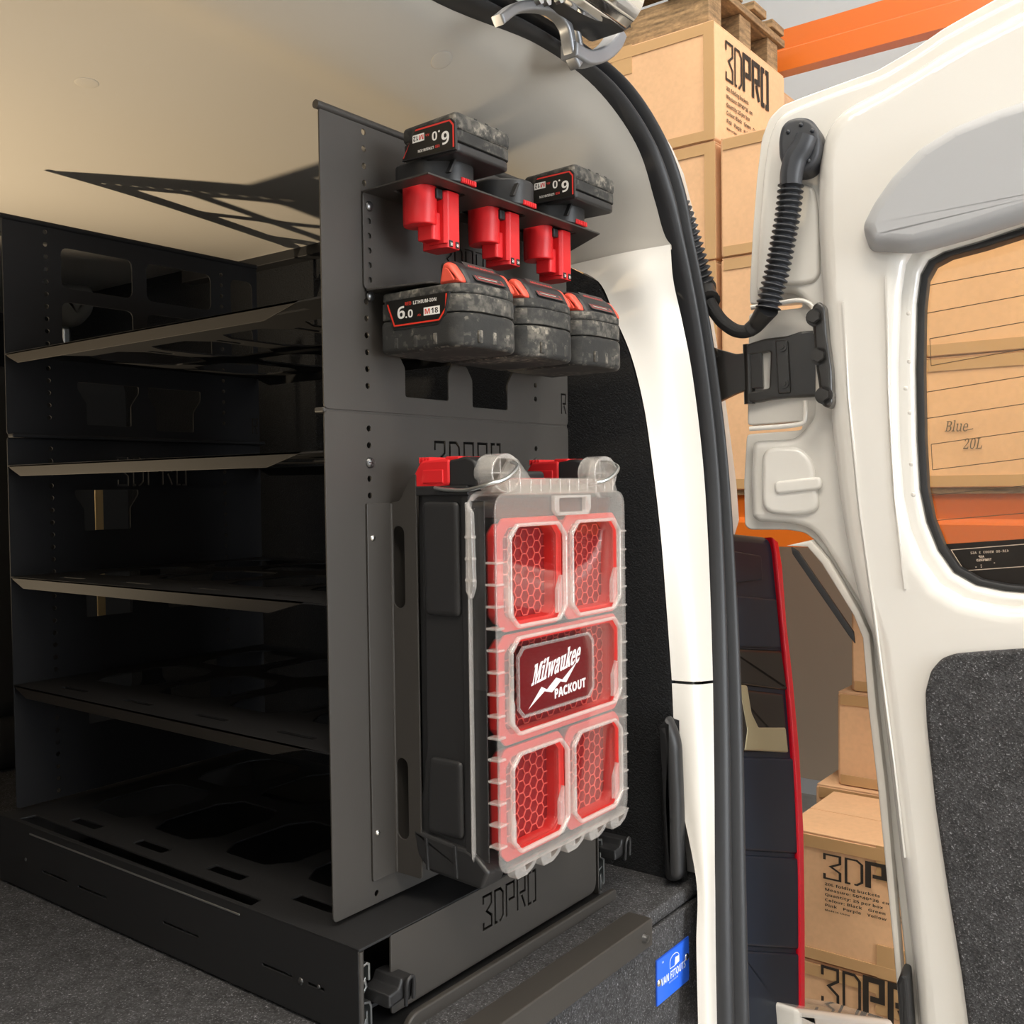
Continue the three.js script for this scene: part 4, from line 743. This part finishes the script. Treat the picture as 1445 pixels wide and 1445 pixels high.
function battery18(x0, zf, yb, label) {
  const w = .0985, L = .118, x1 = x0 + w, z0 = zf - L, xm = (x0 + x1) / 2;
  const t = thing('battery_pack', label, 'battery', [xm, yb, zf - L / 2], 'wide battery packs under the lower ledge');
  const plan = (k) => rp([[x0 + k, z0 + k, .006], [x1 - k, z0 + k, .006], [x1 - k, zf - .014, .016], [x1 - .022 - k * .5, zf - k, .020], [x0 + .022 + k * .5, zf - k, .020], [x0 + k, zf - .014, .016]], .01, 6);
  part('lower_shell', ext(plan(0), yb, yb + .035, 'y', { bevel: .006, bs: .005, seg: 4, crease: 1 }), M.dust, t);
  part('upper_shell', ext(plan(.0006), yb + .0355, yb + .053, 'y', { bevel: .0012 }), M.dustLight, t);
  part('upper_shell', ext(plan(.0012), yb + .0535, yb + .064, 'y', { bevel: .003, seg: 3 }), M.dustLight, t);
  part('rail', box(x0 + .016, yb + .06, z0 + .004, x1 - .016, yb + .0668, zf - .050, .003), M.plastic, t);
  // ribs on the lower edge
  for (let k = 0; k < 3; k++) part('rib', box(x0 - .0006, yb + .004, z0 + .02 + k * .027, x0 + .004, yb + .016, z0 + .026 + k * .027, .0015), M.dustLight, t);
  for (let k = 0; k < 3; k++) part('rib', box(x0 + .02 + k * .022, yb + .004, zf - .003, x0 + .026 + k * .022, yb + .017, zf + .0008, .0015), M.dustLight, t);
  // dome with fuel gauge label
  const prof = [[zf - .048, yb + .058], [zf - .006, yb + .058], [zf - .008, yb + .066], [zf - .016, yb + .080], [zf - .028, yb + .0885], [zf - .040, yb + .0905], [zf - .046, yb + .088]];
  part('dome', ext(rp(prof, .004), x0 + .014, x1 - .012, 'x', { bevel: .006, bs: .003, seg: 4 }), M.plastic, t);
  const lab = (a, b) => { const g = new THREE.PlaneGeometry(.052, Math.hypot(b[0] - a[0], b[1] - a[1])); const ang = Math.atan2(b[1] - a[1], a[0] - b[0]); g.rotateX(-Math.PI / 2 + ang); g.translate(xm + .002, (a[1] + b[1]) / 2 + .0012, (a[0] + b[0]) / 2 + .0008); return g; };
  part('gauge_label', lab([zf - .0075, yb + .0665], [zf - .0275, yb + .0885]), labTop, t, KUV);
  // red release buttons, left and right
  for (const s of [0, 1]) { const X = s ? x1 - .014 : x0 + .004; part('release_button', ext(rp([[zf - .040, yb + .0635], [zf - .010, yb + .0635], [zf - .012, yb + .070], [zf - .024, yb + .0855], [zf - .034, yb + .0865]], .005, 4), X, X + .012, 'x', { bevel: .005, bs: .004, seg: 4 }), M.orangeRed, t); part('button_grip', ext(rp([[zf - .034, yb + .066], [zf - .017, yb + .066], [zf - .026, yb + .079], [zf - .031, yb + .080]], .003, 4), s ? X + .0115 : X - .0012, s ? X + .0132 : X + .0005, 'x', { bevel: .0006 }), M.orangeRed, t); }
  const c = [[z0 + .008, yb + .055], [z0 + .020, yb + .024], [zf - .036, yb + .024], [zf - .026, yb + .034], [zf - .021, yb + .055]];
  part('label_plate', ext(c.map(p => [p[0], p[1]]), x0 - .0009, x0 + .002, 'x', { bevel: .0004 }), M.plastic, t);
  part('label', decal([[z0 + .0105, yb + .0545], [z0 + .021, yb + .0255], [zf - .036, yb + .0255], [zf - .0275, yb + .034], [zf - .023, yb + .0545]], 'x', x0 - .0012), lab18, t, KUV);
  return t;
}
const bx = .0665, bp = .1075;
battery18(bx, .133, .687, 'dusty wide battery pack with a white 6.0 side label, leftmost under the lower ledge');
battery18(bx + bp, .133, .687, 'dusty wide battery pack in the middle under the lower ledge');
battery18(bx + 2 * bp, .133, .687, 'dusty wide battery pack nearest the white pillar under the lower ledge');
// ---- 12 volt packs standing in the upper ledge ----
const lab12 = inked(canvasTex(512, 256, (x, w, h) => {
  x.fillStyle = '#171614'; x.fillRect(0, 0, w, h); x.strokeStyle = '#e23a34'; x.lineWidth = 15; x.beginPath(); x.moveTo(10, 10); x.lineTo(10, h - 60); x.lineTo(44, h - 14); x.lineTo(w - 120, h - 14); x.lineTo(w - 10, 30); x.stroke();
  x.fillStyle = '#f4f2ee'; x.font = 'bold 150px sans-serif'; x.fillText('6', 44, 160); x.font = 'bold 104px sans-serif'; x.fillText('.0', 130, 184);
  x.fillStyle = '#e23a34'; x.font = 'bold 30px sans-serif'; x.fillText('Ah', 238, 184); x.fillStyle = '#f4f2ee'; x.fillRect(288, 136, 118, 66); x.fillStyle = '#e23a34'; x.font = 'bold 58px sans-serif'; x.fillText('M', 291, 190); x.fillStyle = '#171614'; x.save(); x.translate(346, 190); x.scale(.82, 1); x.fillText('12', 0, 0); x.restore();
  x.font = 'bold 34px sans-serif'; x.save(); x.translate(140, 66); x.scale(.72, 1); x.fillStyle = '#e23a34'; x.fillText('RED', 0, 0); x.fillStyle = '#f4f2ee'; x.fillText('LITHIUM-ION', 78, 0); x.restore();
}), { m: { roughness: .35 } });
function battery12(x0, label, big) {
  const y0 = .860, zf = .119, z0 = .042, w = .0935, x1 = x0 + w;
  const t = thing('battery_stick', label, 'battery', [x0 + .045, y0, .07]);
  // collar above the ledge
  const cz0 = .022, cz1 = .098, cx0 = x0 + .004, cx1 = x0 + .070;
  const col = [[cx0 + .004, cz0], [cx1 - .012, cz0], [cx1, cz1 - .026], [cx1 - .014, cz1], [cx0 + .022, cz1], [cx0, cz1 - .028]];
  part('collar', ext(rp(col, .012, 5), y0 + .0005, y0 + (big ? .026 : .030), 'y', { bevel: .003, seg: 3 }), M.plastic, t);
  part('collar_rib', ext([[cx0 + .006, y0 + .006], [cx0 + .016, y0 + .022], [cx0 + .019, y0 + .022], [cx0 + .010, y0 + .006]], cz1 - .004, cz1 + .002, 'z', { bevel: .0008 }), M.black, t);
  part('red_clip', box(cx0 + .028, y0 + .001, cz1 - .012, cx0 + .052, y0 + .0065, cz1 - .0002 + .0008, .0008), M.red, t);
  for (let k = 0; k < 6; k++) part('clip_ridge', box(cx0 + .029 + k * .0036, y0 + .0015, cz1 - .001, cx0 + .031 + k * .0036, y0 + .006, cz1 + .0014, .0003), M.red, t);
  // red stick below the ledge: round cell lobe and the square contact column
  const a = x0 + .0205, yb = .799;
  const lobe = Array.from({ length: 22 }, (_, i) => { const q = i / 22 * Math.PI * 2; return [a + .0165 * Math.cos(q), .050 + .019 * Math.sin(q)]; });
  part('cell_lobe', ext(lobe, .821, y0 + .004, 'y', { bevel: .0025, bs: .0015, seg: 3, crease: 1 }), M.red, t);
  const cx = a + .0275;
  part('contact_column', ext(rp([[cx - .014, .040], [cx + .0105, .040], [cx + .0125, .058], [cx + .009, .074], [cx - .0105, .074], [cx - .014, .064]], .003), yb, y0 - .001, 'y', { bevel: .0012 }), M.red, t);
  part('contact_column', ext(rp([[cx - .0155, .050], [cx - .0115, .050], [cx - .0115, .0755], [cx - .0155, .072]], .001), yb + .004, y0 - .004, 'y', { bevel: .0006 }), M.red, t);
  part('lobe_step', ext(rp([[a - .001, .046], [cx - .010, .046], [cx - .010, .068], [a + .002, .066]], .003), .806, .835, 'y', { bevel: .0015 }), M.red, t);
  part('latch_notch', box(a + .003, y0 - .012, .060, a + .013, y0 - .001, .0715, .002), M.black, t);
  for (const k of [-.006, .004]) { part('contact_slot', box(cx + k - .0030, yb + .001, .0734, cx + k + .0024, yb + .008, .0748, .0005), M.black, t); part('contact', box(cx + k - .0022, yb + .002, .0742, cx + k + .0014, yb + .0055, .0756, .0004), M.rivet, t); }
  if (!big) return t;
  const Y = y0 + .0215, H = .0365;
  const plan = k => rp([[x0 + .006 + k, z0 - .002], [x1 - .008 - k, z0 - .002], [x1 - k, z0 + .014], [x1 - k, zf - .006], [x1 - .008 - k, zf - k * .6], [x0 + .004 + k, zf - k * .6], [x0 + k, zf - .004]].map(p => [p[0], p[1], .005]), .005, 4);
  part('base_lower', ext(plan(.0025), Y, Y + .010, 'y', { bevel: .003, seg: 3 }), M.plastic, t);
  part('base_shell', ext(plan(.001), Y + .0105, Y + .022, 'y', { bevel: .001 }), M.dust, t);
  part('base_cap', ext(plan(0), Y + .0225, Y + H + .003, 'y', { bevel: .0045, bs: .004, seg: 4 }), M.dustLight, t);
  for (let k = 0; k < 3; k++) part('rib', box(x0 + .03 + k * .018, Y + H - .003, zf - .006, x0 + .035 + k * .018, Y + H + .0032, zf - .001, .001), M.dust, t);
  const c = [[z0 + .003, Y + .003], [z0 + .023, Y + .0335], [zf - .006, Y + .0325], [zf - .0015, Y + .028], [zf - .001, Y + .001]];
  part('label_plate', ext(c, x0 - .0008, x0 + .003, 'x', { bevel: .0004 }), M.plastic, t);
  part('label', decal(c.map(p => [p[0] + (p[0] < .09 ? .001 : -.001), p[1] + (p[1] < Y + .01 ? .0012 : -.0012)]), 'x', x0 - .0011, false, true), lab12, t, KUV);
  return t;
}
battery12(.0725, 'upside down 6.0 battery with a chunky dusty base, left end of the upper ledge', 1);
battery12(.0725 + .1075, 'short battery without a wide base in the middle of the upper ledge', 0);
battery12(.0725 + .213, 'upside down 6.0 battery with a chunky dusty base, right end of the upper ledge', 2);

// ---- organiser box and its brackets ----
{
  const mk = (xw, s, label) => { // folded bracket: flange on the panel, wing standing out
    const t = thing('organiser_bracket', label, 'bracket', [xw, .125, .02]);
    part('flange', ext(rp([[xw, .127], [xw - .0355 * s, .127], [xw - .0355 * s, .531], [xw, .531]], .002), .0006, .0028, 'z', { bevel: .0006 }), M.steel, t);
    const wing = [[.0008, .127], [.040, .127], [.040, .562], [.034, .560], [.016, .533], [.0008, .531]];
    const slot = (a, b) => { const r = .0085, c = .0135, o = []; for (let i = 0; i <= 8; i++) o.push([c + r * Math.cos(Math.PI * i / 8), b - r + r * Math.sin(Math.PI * i / 8)]); for (let i = 0; i <= 8; i++) o.push([c - r * Math.cos(Math.PI * i / 8), a + r - r * Math.sin(Math.PI * i / 8)]); return o; };
    part('wing', ext(rp(wing, .004), Math.min(xw, xw + T * s), Math.max(xw, xw + T * s), 'x', { bevel: .0006, holes: [slot(.417, .506), slot(.165, .254)] }), M.steel, t);
    part('bend', cyl(V(xw + .001 * s, .128, .0026), V(xw + .001 * s, .530, .0026), .0026, 12), M.steel, t);
    for (const y of [.494, .178]) part('rivet', new THREE.SphereGeometry(.0036, 14, 8).scale(1, 1, .6).translate(xw - .028 * s, y, .003), M.rivet, t);
  };
  mk(.0905, 1, 'black folded bracket with long slots on the left of the red organiser');
  mk(.352, -1, 'black folded bracket hidden behind the right side of the organiser');
}
{
  const x0 = .094, x1 = .340, yb = .150, yt = .5445, zb = .030, zm = .108, zf = .1465;
  const t = thing('organiser_case', 'clear lidded black organiser case hung on the lower rack panel', 'organiser', [(x0 + x1) / 2, .135, .09]);
  // black tub: waist in the middle, flared foot and shoulders
  const lay = (k, z) => rp([[x0 + k, z], [x1 - k, z], [x1 - k, zm], [x0 + k, zm]], .006);
  const slab = (y0, y1, k, z, b = .003) => ext(lay(k, z), y0, y1, 'y', { bevel: b, seg: 3 });
  const tubProf = [[zm, yt - .002], [zm, yb + .012], [zb + .006, yb + .012], [zb, yb + .03], [zb + .006, yb + .06], [zb + .012, yb + .085], [zb + .012, yb + .10], [zb + .016, yb + .118], [zb + .017, yb + .26], [zb + .013, yb + .272], [zb + .013, yb + .30], [zb + .014, yt - .002]];
  part('tub', [ext(tubProf, x0 + .001, x0 + .005, 'x', { bevel: .0015, seg: 2 }), ext(tubProf, x1 - .005, x1 - .001, 'x', { bevel: .0015, seg: 2 }), box(x0 + .004, yb + .012, zb + .006, x1 - .004, yt - .003, zb + .026, .002), box(x0 + .004, yt - .006, zb + .016, x1 - .004, yt - .002, zm, .001), box(x0 + .004, yb + .008, zb + .012, x1 - .004, yb + .0125, zm, .001), box(x0 + .0015, yb + .012, zm - .01, x0 + .0035, yt - .012, zf - .018, .0008), box(x1 - .0045, yb + .012, zm - .01, x1 - .0025, yt - .012, zf - .018, .0008)], M.plastic, t);
  // shallow relief on the sides
  for (const s of [0, 1]) {
    const X = s ? x1 - .003 : x0 - .0042, W = .0072;
    part('side_panel', ext(rp([[zb + .020, yb + .262], [zm - .010, yb + .262], [zm - .010, yt - .012], [zb + .018, yt - .012]], .008, 4), X, X + W, 'x', { bevel: .0038, bs: .006, seg: 4 }), M.plastic, t);
    part('side_panel', ext(rp([[zb + .018, yb + .03], [zm - .010, yb + .03], [zm - .010, yb + .112], [zb + .022, yb + .112]], .008, 4), X, X + W, 'x', { bevel: .0038, bs: .006, seg: 4 }), M.plastic, t);
    // foot bumper
    part('foot', ext(rp([[zb - .002, yb + .030], [zb + .004, yb + .002], [zb + .02, yb - .012], [zm + .014, yb - .016], [zm + .024, yb + .004], [zm + .010, yb + .016], [zm - .004, yb + .022]], .004, 4), s ? x1 - .03 : x0 - .004, s ? x1 + .004 : x0 + .03, 'x', { bevel: .004, seg: 3 }), M.plastic, t);
    for (const z of [zb + .016, zm - .022]) part('foot_rib', ext(rp([[z, yb + .024], [z + .004, yb + .024], [z + .006, yb - .010], [z + .002, yb - .010]], .001), s ? x1 + .003 : x0 - .0062, s ? x1 + .0062 : x0 - .003, 'x', { bevel: .001 }), M.plastic, t);
  }
  part('foot', box(x0 + .02, yb - .012, zb + .006, x1 - .02, yb + .007, zm - .006, .004), M.plastic, t);
  part('shoulder', ext(rp([[zb + .008, yt - .006], [zm + .004, yt - .006], [zm + .002, yt + .004], [zb + .006, yt + .004]], .002), x0 - .003, x1 + .003, 'x', { bevel: .0012 }), M.plastic, t);
  part('rim', ext(rp([[x0 - .003, yb + .004], [x1 + .003, yb + .004], [x1 + .003, yt], [x0 - .003, yt]], .014, 5), zm - .006, zm + .003, 'z', { bevel: .001, holes: [rect(x0 + .012, yb + .016, x1 - .012, yt - .03, .008)] }), M.plastic, t);
  // clear lid: skirt, face with window openings, window frames
  const face = rp([[x0 - .003, yb + .002], [x1 + .002, yb + .002], [x1 + .002, yt - .004], [x0 - .003, yt - .004]], .020, 6);
  const wins = [[.1125, .404, .2105, .506], [.2255, .404, .3235, .506], [.1125, .293, .3235, .390], [.1125, .171, .2105, .270], [.2255, .171, .3235, .270]];
  const lid = part('lid', ext(face, zf - .0022, zf, 'z', { bevel: .0008, holes: wins.map(w => rp(oct(...w, .012), .002)) }), M.clearHazy, t);
  part('skirt', ext(face, zm + .004, zf - .003, 'z', { bevel: .0006, holes: [rp([[x0, yb + .005], [x1 - .001, yb + .005], [x1 - .001, yt - .007], [x0, yt - .007]], .018, 6)] }), M.clear, lid);
  part('lid_flange', ext(rp([[x0 - .006, yb + .0], [x1 + .005, yb + .0], [x1 + .005, yt - .002], [x0 - .006, yt - .002]], .022, 6), zm + .0035, zm + .0055, 'z', { bevel: .0006, holes: [rp([[x0, yb + .005], [x1 - .001, yb + .005], [x1 - .001, yt - .007], [x0, yt - .007]], .018, 6)] }), M.clearRib, lid);
  wins.forEach(([a, b, c, d], i) => {
    part('window_frame', ext(rp(oct(a - .003, b - .003, c + .003, d + .003, .014), .003), zf - .001, zf + .0045, 'z', { bevel: .0018, seg: 3, holes: [rp(oct(a + .001, b + .001, c - .001, d - .001, .012), .002)] }), M.clearRib, lid);
    part('window_pane', ext(rp(oct(a, b, c, d, .012), .002), zf - .0055, zf - .0042, 'z'), M.clear, lid);
    // stepped label holders at the lower corners of the window
    for (const s of [0, 1]) { const X = s ? c : a, k = s ? -1 : 1; part('card_holder', ext(rp([[X, b + .010], [X + .009 * k, b + .004], [X + .009 * k, b + .030], [X, b + .046]], .001), zf - .006, zf - .001, 'z', { bevel: .0006 }), M.clearRib, lid); }
  });
  // printed badge behind the middle window
  const badge = canvasTex(1024, 512, (x, w, h) => {
    x.fillStyle = '#6e0d12'; x.fillRect(0, 0, w, h);
    const g = (y0, y1, c) => { x.fillStyle = c; x.beginPath(); x.moveTo(0, y0 + 60); x.lineTo(w, y0 - 30); x.lineTo(w, y1 - 30); x.lineTo(0, y1 + 60); x.fill(); };
    x.fillStyle = '#fff'; x.strokeStyle = '#fff';
    // script word mark, drawn upright and sheared
    x.save(); x.transform(1, -.14, -.20, 1, 165, 300); x.font = 'italic bold 150px serif'; x.scale(.80, 1.36); x.lineWidth = 7; x.fillText('Milwaukee', 0, 0); x.strokeText('Milwaukee', 0, 0); x.restore();
    // lightning bolt
    x.beginPath(); [[120, 478], [300, 330], [372, 362], [500, 290], [585, 318], [812, 196], [640, 350], [560, 330], [440, 398], [340, 372]].forEach((p, i) => i ? x.lineTo(...p) : x.moveTo(...p)); x.closePath(); x.fill();
    x.font = 'bold 100px sans-serif'; x.save(); x.transform(1, -.05, 0, 1, 470, 452); x.lineWidth = 5; x.fillText('PACKOUT', 0, 0); x.strokeText('PACKOUT', 0, 0); x.restore();
  });
  part('badge', ext(rp(oct(.136, .305, .279, .377, .009), .001), zf - .0105, zf - .0085, 'z'), phy({ color: rgb(.16, .006, .008), roughness: .25 }), t);
  part('badge_print', decal(rp(oct(.1365, .3055, .2785, .3765, .009), .001), 'z', zf - .0082), inked(badge, { m: { roughness: .25, clearcoat: .6 } }), t, KUV);
  part('badge_border', ext(rp(oct(.134, .303, .281, .379, .010), .001), zf - .009, zf - .0065, 'z', { bevel: .0005, holes: [rp(oct(.1375, .3065, .2775, .3755, .0085), .001)] }), M.clearRib, t);
  // ribs round the edge of the lid
  for (let k = 0; k < 16; k++) { const y = yb + .030 + k * .0222; if (y < yt - .07) part('lid_rib', box(x0 - .0036, y, zf - .014, x0 + .009, y + .0026, zf + .001, .0009), M.clearRib, lid); if (y < yt - .05) part('lid_rib', box(x1 - .008, y, zf - .022, x1 + .0045, y + .0024, zf + .0005, .0009), M.clearRib, lid); }
  for (let k = 0; k < 12; k++) part('lid_rib', box(x0 + .024 + k * .0182, yt - .006, zf - .030, x0 + .0262 + k * .0182, yt + .010, zf - .002, .0009), M.clearRib, lid);
  part('lid_edge', ext(rp([[zf - .034, yt - .004], [zf - .001, yt - .006], [zf - .006, yt + .011], [zf - .034, yt + .012]], .003), x0 + .02, x1 - .012, 'x', { bevel: .001 }), M.clearHazy, lid);
  part('lid_grip', ext([[.196, yt - .030], [.256, yt - .030], [.262, yt - .024], [.262, yt - .008], [.190, yt - .008], [.190, yt - .024]], zf - .001, zf + .004, 'z', { bevel: .001, holes: [rect(.199, yt - .026, .250, yt - .011, .002)] }), M.clearRib, lid);
  // side clip rail of the lid
  part('lid_clip', ext(rp([[zm + .004, yt - .012], [zm + .012, yt - .024], [zm + .014, yt - .10], [zm + .009, yt - .112], [zm + .003, yt - .104]], .002), x0 - .009, x0 - .003, 'x', { bevel: .0012 }), M.clearRib, lid);
  for (let k = 0; k < 3; k++) part('clip_ridge', box(x0 - .0098, yt - .05 - k * .022, zm + .003, x0 - .0025, yt - .047 - k * .022, zm + .0135, .0008), M.clearRib, lid);
  // feet under the lid
  for (let k = 0; k < 5; k++) { const x = x0 + .030 + k * .047; part('lid_foot', ext(rp([[x, yb + .004], [x + .044, yb + .004], [x + .034, yb - .008], [x + .022, yb - .013], [x + .004, yb - .013], [x, yb - .006]], .002), zf - .018, zf - .006, 'z', { bevel: .0012, holes: [[[x + .016, yb + .000], [x + .034, yb + .000], [x + .026, yb - .007], [x + .018, yb - .009]]] }), M.clearRib, lid); }
  // latches on the shoulders
  for (const s of [0, 1]) {
    const c = s ? .312 : .113, k = s ? -1 : 1, y0 = yt + .001;
    const prof = [[.030, y0 + .004], [.036, y0 + .016], [.046, y0 + .030], [.086, y0 + .031], [.086, y0 + .004], [.060, y0 - .004], [.046, y0 - .004]];
    const lev = part('latch_lever', ext(rp(prof, .004, 4), c - .021, c + .021, 'x', { bevel: .003, seg: 3 }), M.red, t);
    for (let i = 0; i < 4; i++) part('lever_ridge', box(c - .017, y0 + .027, .040 + i * .0045, c + .017, y0 + .0335, .0415 + i * .0045, .0006), M.red, lev);
    for (let i = 0; i < 3; i++) part('lever_finger', box(c - .019 + i * .0145, y0 + .0285, .078, c - .011 + i * .0145, y0 + .0335, .098, .002), M.red, lev);
    part('lever_flange', box(c - .0225 , y0 + .006, .050, c - .0195, y0 + .020, .078, .001), M.red, lev);
    part('latch_block', ext(rp([[.084, y0 + .001], [.084, y0 + .030], [.108, y0 + .033], [.120, y0 + .028], [.124, y0 + .008], [.118, y0 + .001]], .004, 4), c - .020, c + .020, 'x', { bevel: .003, seg: 3 }), M.black, t);
    // clear cap: oval cup with cross ribs
    const oval = Array.from({ length: 28 }, (_, i) => { const q = i / 28 * Math.PI * 2; return [c + .004 * k + .025 * Math.cos(q), y0 + .015 + .0205 * Math.sin(q)]; });
    const inn = oval.map(p => [c + .004 * k + (p[0] - c - .004 * k) * .88, y0 + .016 + (p[1] - y0 - .016) * .88]);
    const cap = part('latch_cap', ext(oval, .118, .142, 'z', { bevel: .0012, holes: [inn], crease: 1 }), M.clearRib, t);
    part('cap_face', ext(inn, .120, .1215, 'z'), M.clear, cap);
    part('cap_rib', box(c + .004 * k - .019, y0 + .0145, .121, c + .004 * k + .019, y0 + .0165, .134, .0006), M.clearRib, cap);
    part('cap_rib', box(c + .004 * k - .001, y0 + .0, .121, c + .004 * k + .001, y0 + .032, .134, .0006), M.clearRib, cap);
    part('wire_bail', tube([[c - .0235, y0 + .001, .068], [c - .0245, y0 - .001, .085], [c - .0245, y0 - .0015, .112], [c - .022, y0 + .004, .140], [c - .004, y0 + .010, .1485], [c + .018, y0 + .022, .145], [c + .024, y0 + .030, .128]], .0022, 60, 10), M.zinc, t);
    // sloping clear shoulder
    const sh = s ? [[c - .045, yt - .004], [c - .030, y0 + .012], [c - .022, y0 + .030], [c + .022, y0 + .030], [c + .026, yt - .004]] : [[c - .012, yt - .004], [c + .022, y0 + .034], [c + .034, y0 + .030], [c + .052, y0 + .014], [c + .072, yt - .004]];
    part('lid_shoulder', ext(rp(sh, .003), zf - .016, zf - .012, 'z', { bevel: .0012 }), M.clearHazy, lid);
  }
  part('handle_bar', box(.150, yt + .004, .060, .276, yt + .020, .078, .005), M.plastic, t);
  part('handle_inlay', box(.160, yt + .001, .078, .268, yt + .012, .084, .002), M.red, t);
  // red bins inside
  const names = ['small red bin behind the top left window of the organiser', 'small red bin behind the top right window of the organiser', 'wide red bin behind the lettered middle window of the organiser', 'small red bin behind the bottom left window of the organiser', 'small red bin behind the bottom right window of the organiser'];
  const ext5 = [[.1015, .3975, .2165, .5145], [.2195, .3975, .3345, .5145], [.1015, .2805, .3345, .3945], [.1015, .1605, .2165, .2775], [.2195, .1605, .3345, .2775]];
  ext5.forEach(([a, b, c, d], i) => {
    const z0 = zf - .0235, z1 = zf - .0065;
    const bin = thing('organiser_bin', names[i], 'storage bin', [(a + c) / 2, b, (z0 + z1) / 2], 'red bins inside the organiser');
    const out = rp(oct(a, b, c, d, .010), .003), inner = rp(oct(a + .010, b + .010, c - .010, d - .010, .010), .003), inner2 = rp(oct(a + .012, b + .012, c - .012, d - .012, .010), .003);
    part('bin_rim', ext(out, z1 - .003, z1, 'z', { bevel: .0008, holes: [inner] }), M.binRed, bin);
    part('bin_wall', ext(rp(oct(a + .006, b + .006, c - .006, d - .006, .010), .003), z0, z1 - .003, 'z', { holes: [inner] }), M.binRed, bin);
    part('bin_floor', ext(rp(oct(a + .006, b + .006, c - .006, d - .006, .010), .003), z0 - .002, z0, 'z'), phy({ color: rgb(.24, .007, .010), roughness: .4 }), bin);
    // raised honeycomb on the floor of the bin
    const R = .0076, comb = [], X0 = a + .011, X1 = c - .011, Y0 = b + .011, Y1 = d - .011, seen = new Set();
    for (let m = 0; m < 24; m++) for (let n = 0; n < 14; n++) {
      const cx = X0 + m * 1.5 * R, cy = Y0 + (n + (m % 2) * .5) * Math.sqrt(3) * R;
      for (let k = 0; k < 6; k++) {
        const p = [cx + R * Math.cos(k * Math.PI / 3), cy + R * Math.sin(k * Math.PI / 3)], q = [cx + R * Math.cos((k + 1) * Math.PI / 3), cy + R * Math.sin((k + 1) * Math.PI / 3)];
        const mx = (p[0] + q[0]) / 2, my = (p[1] + q[1]) / 2, key = Math.round(mx * 4000) + '_' + Math.round(my * 4000);
        if (seen.has(key) || mx < X0 || mx > X1 || my < Y0 || my > Y1) continue; seen.add(key);
        const g = new THREE.BoxGeometry(R * 1.04, .0009, .0014); g.rotateZ(Math.atan2(q[1] - p[1], q[0] - p[0])); g.translate(mx, my, z0 + .0006); comb.push(g);
      }
    }
    part('honeycomb', comb, M.binLine, bin);
  });
}
// tan seat belt hanging behind the far panel
{
  const p = [[0.2189,0.5404,-0.8],[0.2291,0.5402,-0.8],[0.2155,0.2092,-0.8]];
  const t = thing('seat_belt', 'tan webbing strap hanging behind the far rack panel', 'strap', [p[0][0], .0, -.8]);
  part('webbing', box(p[0][0], .25, -.802, p[1][0] + .004, .62, -.799, .0006), M.strap, t);
  part('buckle', box(p[0][0] - .012, .60, -.806, p[1][0] + .016, .625, -.796, .003), M.zinc, t);
}

renderer.render(scene, camera);
